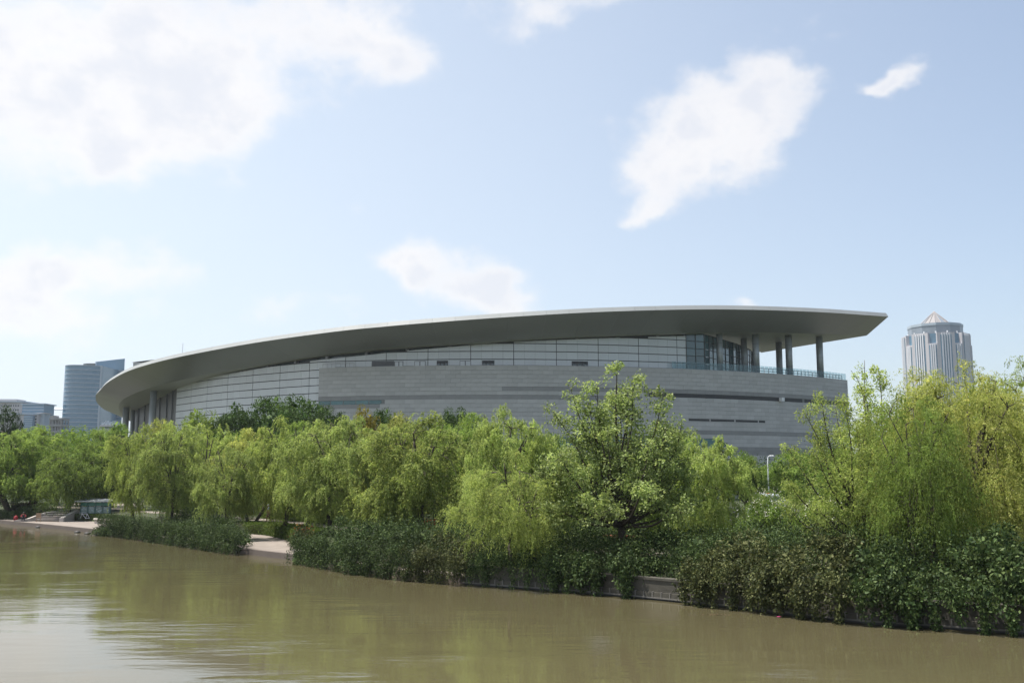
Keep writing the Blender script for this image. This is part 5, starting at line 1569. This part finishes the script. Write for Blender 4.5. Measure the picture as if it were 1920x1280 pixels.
for k, px, D, yt, hw, lab in (
    (0, 62, 150, 806, 44, 'park tree below the right part of the stepped far complex'),
    (1, 112, 142, 806, 42, 'park tree before the unfinished concrete frame'),
    (2, 165, 138, 803, 46, 'park tree before the foot of the blue glass tower'),
    (0, 214, 133, 797, 44, 'park tree just left of the outermost museum column'),
    (1, 70, 128, 836, 58, 'lower park tree between the far left willow and the small willow'),
    (2, 198, 122, 828, 58, 'lower park tree above the notice board roof'),
    (0, 445, 112, 812, 66, 'park tree in shade behind the low greyish willow'),
    (1, 570, 100, 806, 70, 'park tree in shade behind the twin-stemmed willow'),
    (2, 660, 92, 806, 66, 'park tree in shade behind the large fluffy willow'),
    (0, 820, 88, 800, 84, 'park tree in shade behind the widest willow'),
    (1, 905, 84, 806, 74, 'park tree behind the tallest pale willow'),
    (2, 1012, 82, 816, 70, 'park tree left behind the big broadleaf tree'),
    (0, 1095, 84, 856, 66, 'park tree close behind the left limbs of the big broadleaf tree'),
    (1, 1195, 86, 846, 62, 'park tree close behind the right limbs of the big broadleaf tree'),
    (2, 1300, 88, 850, 60, 'park tree behind the willow right of the big broadleaf tree'),
    (0, 1545, 86, 846, 66, 'park tree behind the left edge of the leaning tree'),
    (1, 1640, 70, 800, 90, 'park tree behind the slender airy tree'),
    (2, 1735, 66, 770, 90, 'park tree filling in behind the great olive willow'),
    (1, 2010, 62, 745, 100, 'park tree behind the first willow beyond the right edge'),
    (2, 2200, 66, 745, 110, 'park tree behind the second willow beyond the right edge'),
    (0, 1860, 64, 735, 95, 'park tree between the two willows at the right edge'),
):
    tree(MD[k], 'park_tree', px, D, yt, hw, lab, 'tree', GM)
for px, D, yt, hw, lab in ((4, 146, 762, 26, 'tall dark conifer cut by the left edge'), (28, 150, 779, 15, 'slim dark conifer before the stepped far complex'), (-24, 150, 772, 22, 'dark conifer half outside the left edge')):
    tree(CN, 'conifer', px, D, yt, hw, lab, 'tree', 'conifers at the left edge')


# ---- shrubs along the water
def bank_shrub(label, px0, px1, D_top, seed, m='lf_shrub', tmin=-1.05, tmax=2.6, dens=1.1, trail=1.5, lsz=.115, lw=.05, zb=.25, skirt=.2):
    """a mound on the bank between two pixels of the photograph, crest heights in D_top as (px, y)."""
    rng = np.random.default_rng(seed); lv = Leaves(); st = MB()
    i0, i1 = bank_i(px0), bank_i(px1); c = BANK[(i0 + i1) // 2]; base = np.array([c[0], c[1], 0.0])
    Lb = (i1 - i0) * .8; tf = (lambda q: tmax) if not hasattr(tmax, '__len__') else (lambda q: float(np.interp(q, [a for a, _ in tmax], [b for _, b in tmax]))); tav = np.mean([tf(BPX[i]) for i in range(i0, i1)]); ncl = int(Lb * (tav - tmin) * 2.2 * dens)
    for _ in range(ncl):
        f = rng.uniform(); i = min(i1, i0 + f * (i1 - i0)); ii = int(i); tm = max(tmin + .3, tf(BPX[ii])); t = rng.uniform(tmin, tm)
        if rng.uniform() > (tm - tmin) / (max(tav, tm) - tmin + 1e-6): continue
        p = BANK[ii] + BN[ii] * t; px = proj(p[0], p[1], 1.0)[0]
        zc = zat(np.interp(px, [a for a, _ in D_top], [b for _, b in D_top]), BANK[ii][1] + 1.0) - .15
        edge = min(1.0, min(f, 1 - f) * Lb / 1.2 + .35)
        prof = np.interp(t, [tmin, tmin + min(.6, (tm - tmin) * .3), (tmin + tm) / 2, tm], [.34, .66, 1.0, .9])
        zmax = zb + (zc - zb) * prof * edge * rng.uniform(.85, 1.06) * (.8 + .2 * math.sin(ii * .8 * 2.1 + 1.7 * t + seed) * math.sin(ii * .8 * .9 + 2.3 * t))
        z = zmax - abs(rng.normal()) * .35 * (zc - zb) * .5 if rng.uniform() < .7 else rng.uniform(zb, zmax)
        z = max(zb, z)
        n = int(185 * (.115 / lsz) ** 1.5 * rng.uniform(.6, 1.3)); d = unit(rng.normal(size=(n, 3)) + np.array([0, 0, .25])); r = rng.uniform(.32, .66); ls = rng.uniform(.7, 1.45)
        P = np.array([p[0], p[1], z]) - base + d * r * rng.uniform(.62, 1.0, (n, 1)) * np.array([1.1, 1.1, .75]) + rng.normal(size=(n, 3)) * .05
        P[:, 2] = np.maximum(P[:, 2], .06)
        D = unit(d * .8 + rng.normal(size=(n, 3)) * .6 + np.array([0, 0, -.45]))
        lv.heart(np.array([p[0], p[1], max(z, .45)]) - base, r, rng)
        lv.add(P, D, ls * lsz * rng.uniform(.7, 1.25, n), ls * lw * rng.uniform(.75, 1.2, n), .3)
        if rng.uniform() < .3:
            q = BANK[ii] + BN[ii] * max(t, .5); st.tube([(q[0] - base[0], q[1] - base[1], .2), (p[0] - base[0], p[1] - base[1], z)], [.03, .012], 4, False)
    for _ in range(int(Lb * 7 * trail)):
        f = rng.uniform(.02, .98); ii = int(i0 + f * (i1 - i0)); t = rng.uniform(tmin - .1, tmin + .45); p = BANK[ii] + BN[ii] * t
        hole = math.sin(ii * .61 + seed) + math.sin(ii * .37 + 2 * seed) + rng.normal() * .8
        z0 = rng.uniform(skirt + .7 * (hole < -.2), 1.8); p = p + BT[ii] * rng.uniform(-.4, .4); n = int(75 * rng.uniform(.6, 1.3)); d = unit(rng.normal(size=(n, 3)))
        P = np.array([p[0], p[1], z0]) - base + d * .34 * rng.uniform(.3, 1, (n, 1)) * np.array([.9, .9, 1.35]); P[:, 2] = np.maximum(P[:, 2], .05)
        lv.add(P, unit(d * .6 + rng.normal(size=(n, 3)) * .6 + np.array([0, 0, -.7])), lsz * rng.uniform(.7, 1.25, n), lw * rng.uniform(.75, 1.2, n), .2)
    for _ in range(int(Lb * 4.5 * trail)):
        f = rng.uniform(.03, .97); ii = int(i0 + f * (i1 - i0)); t = rng.uniform(tmin - .15, tmin + .5); p = BANK[ii] + BN[ii] * t
        z0 = rng.uniform(.5, 1.5); z1 = max(.03, z0 - rng.uniform(.4, 1.5)); n = int(70 * (z0 - z1) + 16); u = rng.uniform(0, 1, (n, 1))
        P = np.array([p[0], p[1], z0]) - base + np.array([0, 0, z1 - z0]) * u + rng.normal(size=(n, 3)) * np.array([.10, .10, .03]); P[:, 2] = np.maximum(P[:, 2], .03)
        lv.add(P, unit(rng.normal(size=(n, 3)) * .7 + np.array([0, 0, -.8])), lsz * .9 * rng.uniform(.7, 1.2, n), lw * rng.uniform(.75, 1.2, n), .2)
    b = thing('waterside_shrub', label, 'shrub', (c[0], c[1], 0), 0, 'shrubs hanging over the water')
    stuff(st.build('stems', M['bark'], b)); put('foliage', lv.mesh('shrub_foliage', M[m], rng), b)
    return b


bank_shrub('dark shrub mass at the right end of the left terrace, overhanging the water', 205, 298, [(205, 980), (235, 968), (300, 970)], 201, tmax=[(205, 1.2), (240, 4.0), (298, 4.6)])
bank_shrub('rounded dark shrub mass between the left and middle terraces', 292, 476, [(292, 966), (340, 962), (400, 964), (450, 972), (476, 990)], 202, tmax=[(292, 5.2), (326, 4.6), (400, 2.1), (455, .7), (476, .1)])
bank_shrub('dark shrub mass starting at the right end of the middle terrace', 572, 700, [(572, 998), (600, 974), (640, 962), (700, 966)], 203)
bank_shrub('shrub mass under the widest bright willow', 694, 800, [(694, 966), (750, 970), (800, 974)], 204)
bank_shrub('shrub mass left of the bare stretch of river wall', 794, 905, [(794, 974), (860, 980), (905, 1000)], 205, 'lf_shrub_b')
bank_shrub('deeply shaded low shrubs on the bank above the bare river wall', 900, 1060, [(900, 1030), (1060, 1010)], 206, tmin=-.45, trail=1.0, zb=.85, skirt=.65)
bank_shrub('shaded shrubs under the big broadleaf tree, touching the river wall', 1040, 1225, [(1040, 1010), (1130, 1000), (1225, 1015)], 207, lsz=.15, lw=.08, tmin=-.6, trail=1.3, zb=.75, skirt=.55)
bank_shrub('thin shrubs above the uncovered wall blocks', 1222, 1325, [(1218, 1015), (1335, 1000)], 208, tmin=.2, trail=.3, zb=.9)
bank_shrub('brownish trailing shrub spilling over the wall blocks right of the bare stretch', 1312, 1470, [(1325, 1000), (1400, 972), (1470, 968)], 209, 'lf_shrub_b', lsz=.135, lw=.07, tmin=-.75, zb=.75, trail=1.2, dens=1.15, skirt=.5)
bank_shrub('brownish trailing shrub with long strands reaching the water under the leaning tree', 1462, 1625, [(1462, 968), (1550, 955), (1625, 965)], 210, 'lf_shrub_b', lsz=.135, lw=.07, tmin=-.85, zb=.7, trail=1.5, dens=1.15, skirt=.45)
bank_shrub('dark shrub mass right of the long trailing strands', 1615, 1770, [(1615, 970), (1700, 975), (1770, 985)], 211, lsz=.15, lw=.08, tmin=-.8, zb=.65, trail=1.5, dens=1.15, skirt=.42)
bank_shrub('dark shrub mass in the bottom right corner of the bank', 1762, 2330, [(1762, 990), (1900, 975), (2010, 970)], 212, lsz=.15, lw=.08, tmin=-.8, zb=.65, trail=1.5, dens=1.15, skirt=.42)


# ---- taller flowering shrub, bushes between trunks
def bush(label, px, D, ytop, hw, seed, m, cat='shrub', name='bush', zb=LAND_Z, flowers=None, group=None, lsz=.12, lw=.05, per=130, dens=1.0):
    rng = np.random.default_rng(seed); lv = Leaves(); fl = Leaves(); c = at(px, 940, D); R = hw / FPX * D; H = zat(ytop, D) - zb; st = MB()
    for _ in range(int(26 * R * max(H, 1) * dens)):
        ph = rng.uniform(0, 6.28); q = math.sqrt(rng.uniform()); z = H * math.sqrt(max(0, 1 - (q * .92) ** 2)) * (rng.uniform(.75, 1) if rng.uniform() < .65 else rng.uniform(.1, .8))
        C = np.array([R * q * math.cos(ph), R * q * math.sin(ph), z]); n = int(per * rng.uniform(.5, 1.2)); d = unit(rng.normal(size=(n, 3)))
        P = C + d * rng.uniform(.22, .45) * rng.uniform(.4, 1, (n, 1)) ** .6; P[:, 2] = np.maximum(P[:, 2], .02)
        lv.add(P, unit(d + rng.normal(size=(n, 3)) * .6 + np.array([0, 0, .1])), lsz * rng.uniform(.7, 1.2, n), lw * rng.uniform(.75, 1.2, n), .3)
        st.tube([(C[0] * .15, C[1] * .15, 0), tuple(C)], [.02, .008], 4, False)
        if flowers and rng.uniform() < .5 and z > .4 * H:
            k = 4 if flowers == 'petal_red' else 14; fl.add(C + np.array([0, 0, .34]) + rng.normal(size=(k, 3)) * .14, unit(rng.normal(size=(k, 3))), .085, .07, .3)
    b = thing(name, label, cat, (c.x, D, zb), 0, group)
    stuff(st.build('stems', M['bark'], b)); put('foliage', lv.mesh('bush_foliage', M[m], rng), b)
    if flowers: put('blossoms', fl.mesh('bush_blossoms', M[flowers], rng), b)
    return b


bush('white-flowered oleander right of the horizontal-rail fence', 1445, 62, 925, 58, 301, 'lf_mid', name='flowering_shrub', flowers='petal_white')
bush('second white-flowered oleander under the leaning tree', 1535, 57, 935, 50, 302, 'lf_mid', name='flowering_shrub', flowers='petal_white')
bush('bright lime green bush at the foot of the horizontal-rail fence', 1352, 58, 968, 32, 303, 'lf_hedge')
bush('round clipped bright green bush behind the terrace steps', 97, 117, 938, 12, 304, 'lf_hedge', per=100)
bush('lower clipped bright green bush left of the round one', 82, 117, 941, 10, 305, 'lf_hedge', per=100)
bush('green bush growing in the round planter', 205, gnd(205, 980, TERR_Z).y, 968, 22, 306, 'lf_shrub', zb=TERR_Z + .3)
bush('rounded shrub with red flowers right of the middle terrace', 570, 70, 990, 24, 307, 'lf_shrub_b', zb=TERR_Z, flowers='petal_red')
bush('sunlit yellow-green bush behind the willow left of the shaded gate post', 1040, 66, 962, 40, 308, 'lf_hedge')
bush('dark bush at the water edge left of the sitting person', 2, 117, 958, 20, 309, 'lf_shrub', zb=TERR_Z)
bush('dark bush behind the small tan board', 46, 117, 955, 20, 310, 'lf_shrub', zb=TERR_Z)


def hedge(label, pts, depth, z0, z1, seed, m, name='hedge', dens=1.0, flowers=None):
    """clipped hedge following pts (world xy of its front foot), a soft box of small leaves."""
    rng = np.random.default_rng(seed); Pp, _ = resample(np.array(pts, float), step=.25); Nn, _t = normals2(Pp); lv = Leaves(); fl = Leaves()
    if Nn[len(Nn) // 2][1] < 0: Nn = -Nn
    c = Pp[len(Pp) // 2]; base = np.array([c[0], c[1], z0]); H = z1 - z0
    n = int(len(Pp) * .25 * (H + depth) * 520 * dens); j = rng.integers(0, len(Pp), n); onf = rng.uniform(size=n) < H / (H + depth)
    t = np.where(onf, rng.normal(0, .05, n), rng.uniform(0, depth, n)); z = np.where(onf, rng.uniform(0, H, n), H + rng.normal(0, .05, n))
    P = np.stack([Pp[j, 0] + Nn[j, 0] * t, Pp[j, 1] + Nn[j, 1] * t, z0 + z], 1) - base + rng.normal(size=(n, 3)) * np.array([.1, .1, .02]); P[:, 2] = np.maximum(P[:, 2], .01)
    d = np.where(onf[:, None], np.stack([-Nn[j, 0], -Nn[j, 1], np.zeros(n)], 1), np.array([0, 0, 1.0]))
    lv.add(P, unit(d * .7 + rng.normal(size=(n, 3)) * .7), .10 * rng.uniform(.7, 1.2, n), .055, .2)
    h = thing(name, label, 'hedge', tuple(base)); core = MB()
    core.loft([[(*(Pp[i] + Nn[i] * .08 - c), 0) for i in range(len(Pp))], [(*(Pp[i] + Nn[i] * .08 - c), H - .07) for i in range(len(Pp))], [(*(Pp[i] + Nn[i] * (depth - .08) - c), H - .07) for i in range(len(Pp))], [(*(Pp[i] + Nn[i] * (depth - .08) - c), 0) for i in range(len(Pp))]])
    core.build('twigs', M['bark'], h); put('foliage', lv.mesh('hedge_foliage', M[m], rng), h)
    if flowers:
        k = int(n * .12); s = rng.integers(0, n, k); fl.add(P[s] + np.array([0, 0, .06]), unit(rng.normal(size=(k, 3))), .09, .08, .2); put('blossoms', fl.mesh('hedge_blossoms', M[flowers], rng), h)
    return h


a, b = gnd(127, 976.0, TERR_Z), gnd(190, 977.5, TERR_Z)
hedge('clipped hedge with sunlit top behind the bicycles', [(a.x, a.y + .25), (b.x + 1.5, b.y + .2)], 2.6, TERR_Z, 1.02, 401, 'lf_hedge')
a, b = gnd(46, 957, LAND_Z), gnd(86, 955.5, LAND_Z)
hedge('low purple-brown hedge left of the terrace steps', [(a.x, a.y), (b.x, b.y)], 2.5, LAND_Z, LAND_Z + .75, 402, 'lf_redhedge')
hedge('dark clipped hedge rising from the inner edge of the middle terrace', [tuple(BANK[i] + BN[i] * (T0[i] + .15)) for i in range(bank_i(300), bank_i(516))], 1.0, TERR_Z, LAND_Z + .05, 403, 'lf_hedge')
hedge('hedge with orange-red blossom behind the promenade', [tuple(BANK[i] + BN[i] * (TP[i] + 2.9)) for i in range(bank_i(215), bank_i(520))], 1.4, LAND_Z, LAND_Z + 1.1, 404, 'lf_mid', flowers=None)
hedge('hedge dotted with red flowers under the widest willow', [tuple(BANK[i] + BN[i] * (TP[i] + 2.9)) for i in range(bank_i(524), bank_i(760))], 1.2, LAND_Z, LAND_Z + .9, 405, 'lf_shrub_b', flowers='petal_red')

# ---- loose undergrowth between the shrubs and the trees, nobody could count it
rng = np.random.default_rng(77); lv = Leaves()
for px0, px1, ta, tb, hh, k in ((205, 290, 4.2, 9.0, 1.0, 110), (120, 560, 16.0, 30.0, 1.8, 420), (575, 920, 2.2, 7.0, 1.5, 330), (860, 1340, 2.0, 8.0, 1.5, 420), (1320, 1990, 1.8, 8.0, 2.0, 560), (-260, 60, 2.0, 5.0, 1.6, 120), (600, 1700, 14, 26, 1.6, 520)):
    i0, i1 = bank_i(px0), bank_i(px1)
    for _ in range(k):
        i = int(rng.uniform(i0, i1)); p = BANK[i] + BN[i] * rng.uniform(ta, tb); n = 85; d = unit(rng.normal(size=(n, 3))); r = rng.uniform(.4, .8)
        z = 1.2 + hh * rng.uniform(0, 1) ** 1.4
        P = np.array([p[0], p[1], z]) + d * r * rng.uniform(.4, 1, (n, 1)) ** .6 * np.array([1.2, 1.2, .7])
        lv.add(P, unit(d * .7 + rng.normal(size=(n, 3)) * .7), .14 * rng.uniform(.7, 1.2, n), .06, .3)
o = put('undergrowth', lv.mesh('undergrowth', M['lf_shrub'], rng)); stuff(o); o['label'] = 'loose dark undergrowth between the bank shrubs and the trees'
rng = np.random.default_rng(78); lv = Leaves()
i0, i1 = bank_i(290), bank_i(470); n = 30000
i = rng.integers(i0, i1, n); t = T0[i] + 1.0 + rng.uniform(0, 1, n) * np.maximum(.3, TP[i] - T0[i] - 1.4)
P = np.stack([BANK[i, 0] + BN[i, 0] * t, BANK[i, 1] + BN[i, 1] * t, np.full(n, LAND_Z + .05)], 1) + rng.normal(size=(n, 3)) * np.array([.3, .3, 0])
lv.add(P, unit(rng.normal(size=(n, 3)) * .4 + np.array([0, 0, 1.0])), .11 * rng.uniform(.6, 1.2, n), .02, 0)
o = put('lawn_grass', lv.mesh('lawn_grass', M['lf_hedge'], rng)); stuff(o); o['label'] = 'short sunlit grass of the lawn behind the middle terrace'

# distant tree belt that closes the view behind trunks
rng = np.random.default_rng(79); lv = Leaves()
for _ in range(900):
    px = rng.uniform(-260, 1000) if rng.uniform() < .6 else rng.uniform(1000, 2200); D = rng.uniform(150, 172); c = at(px, 890, D); z = rng.uniform(1.5, 7.5)
    n = 60; d = unit(rng.normal(size=(n, 3))); P = np.array([c.x, D, z]) + d * rng.uniform(.9, 1.6) * rng.uniform(.5, 1, (n, 1))
    lv.add(P, unit(d + rng.normal(size=(n, 3)) * .5), .36 * rng.uniform(.7, 1.2, n), .2, .3)
o = put('tree_belt', lv.mesh('tree_belt', M['lf_camphor'], rng)); stuff(o); o['label'] = 'dense dark belt of planting at the foot of the museum'

# ------------------------------------------------------------------ haze
def haze(dens):
    m = bpy.data.materials.new('haze_air'); m.use_nodes = True
    nt = m.node_tree; nt.nodes.clear()
    o = nt.nodes.new('ShaderNodeOutputMaterial'); v = nt.nodes.new('ShaderNodeVolumePrincipled')
    v.inputs['Color'].default_value = (.86, .92, 1.0, 1); v.inputs['Density'].default_value = dens; v.inputs['Anisotropy'].default_value = .3
    nt.links.new(v.outputs[0], o.inputs['Volume'])
    b = MB(); b.box((0, 430, 58), (2600, 1100, 122)); h = b.build('haze', m); stuff(h); h['label'] = 'thin pale summer haze over the river and the city'


if HAZE > 0: haze(HAZE)
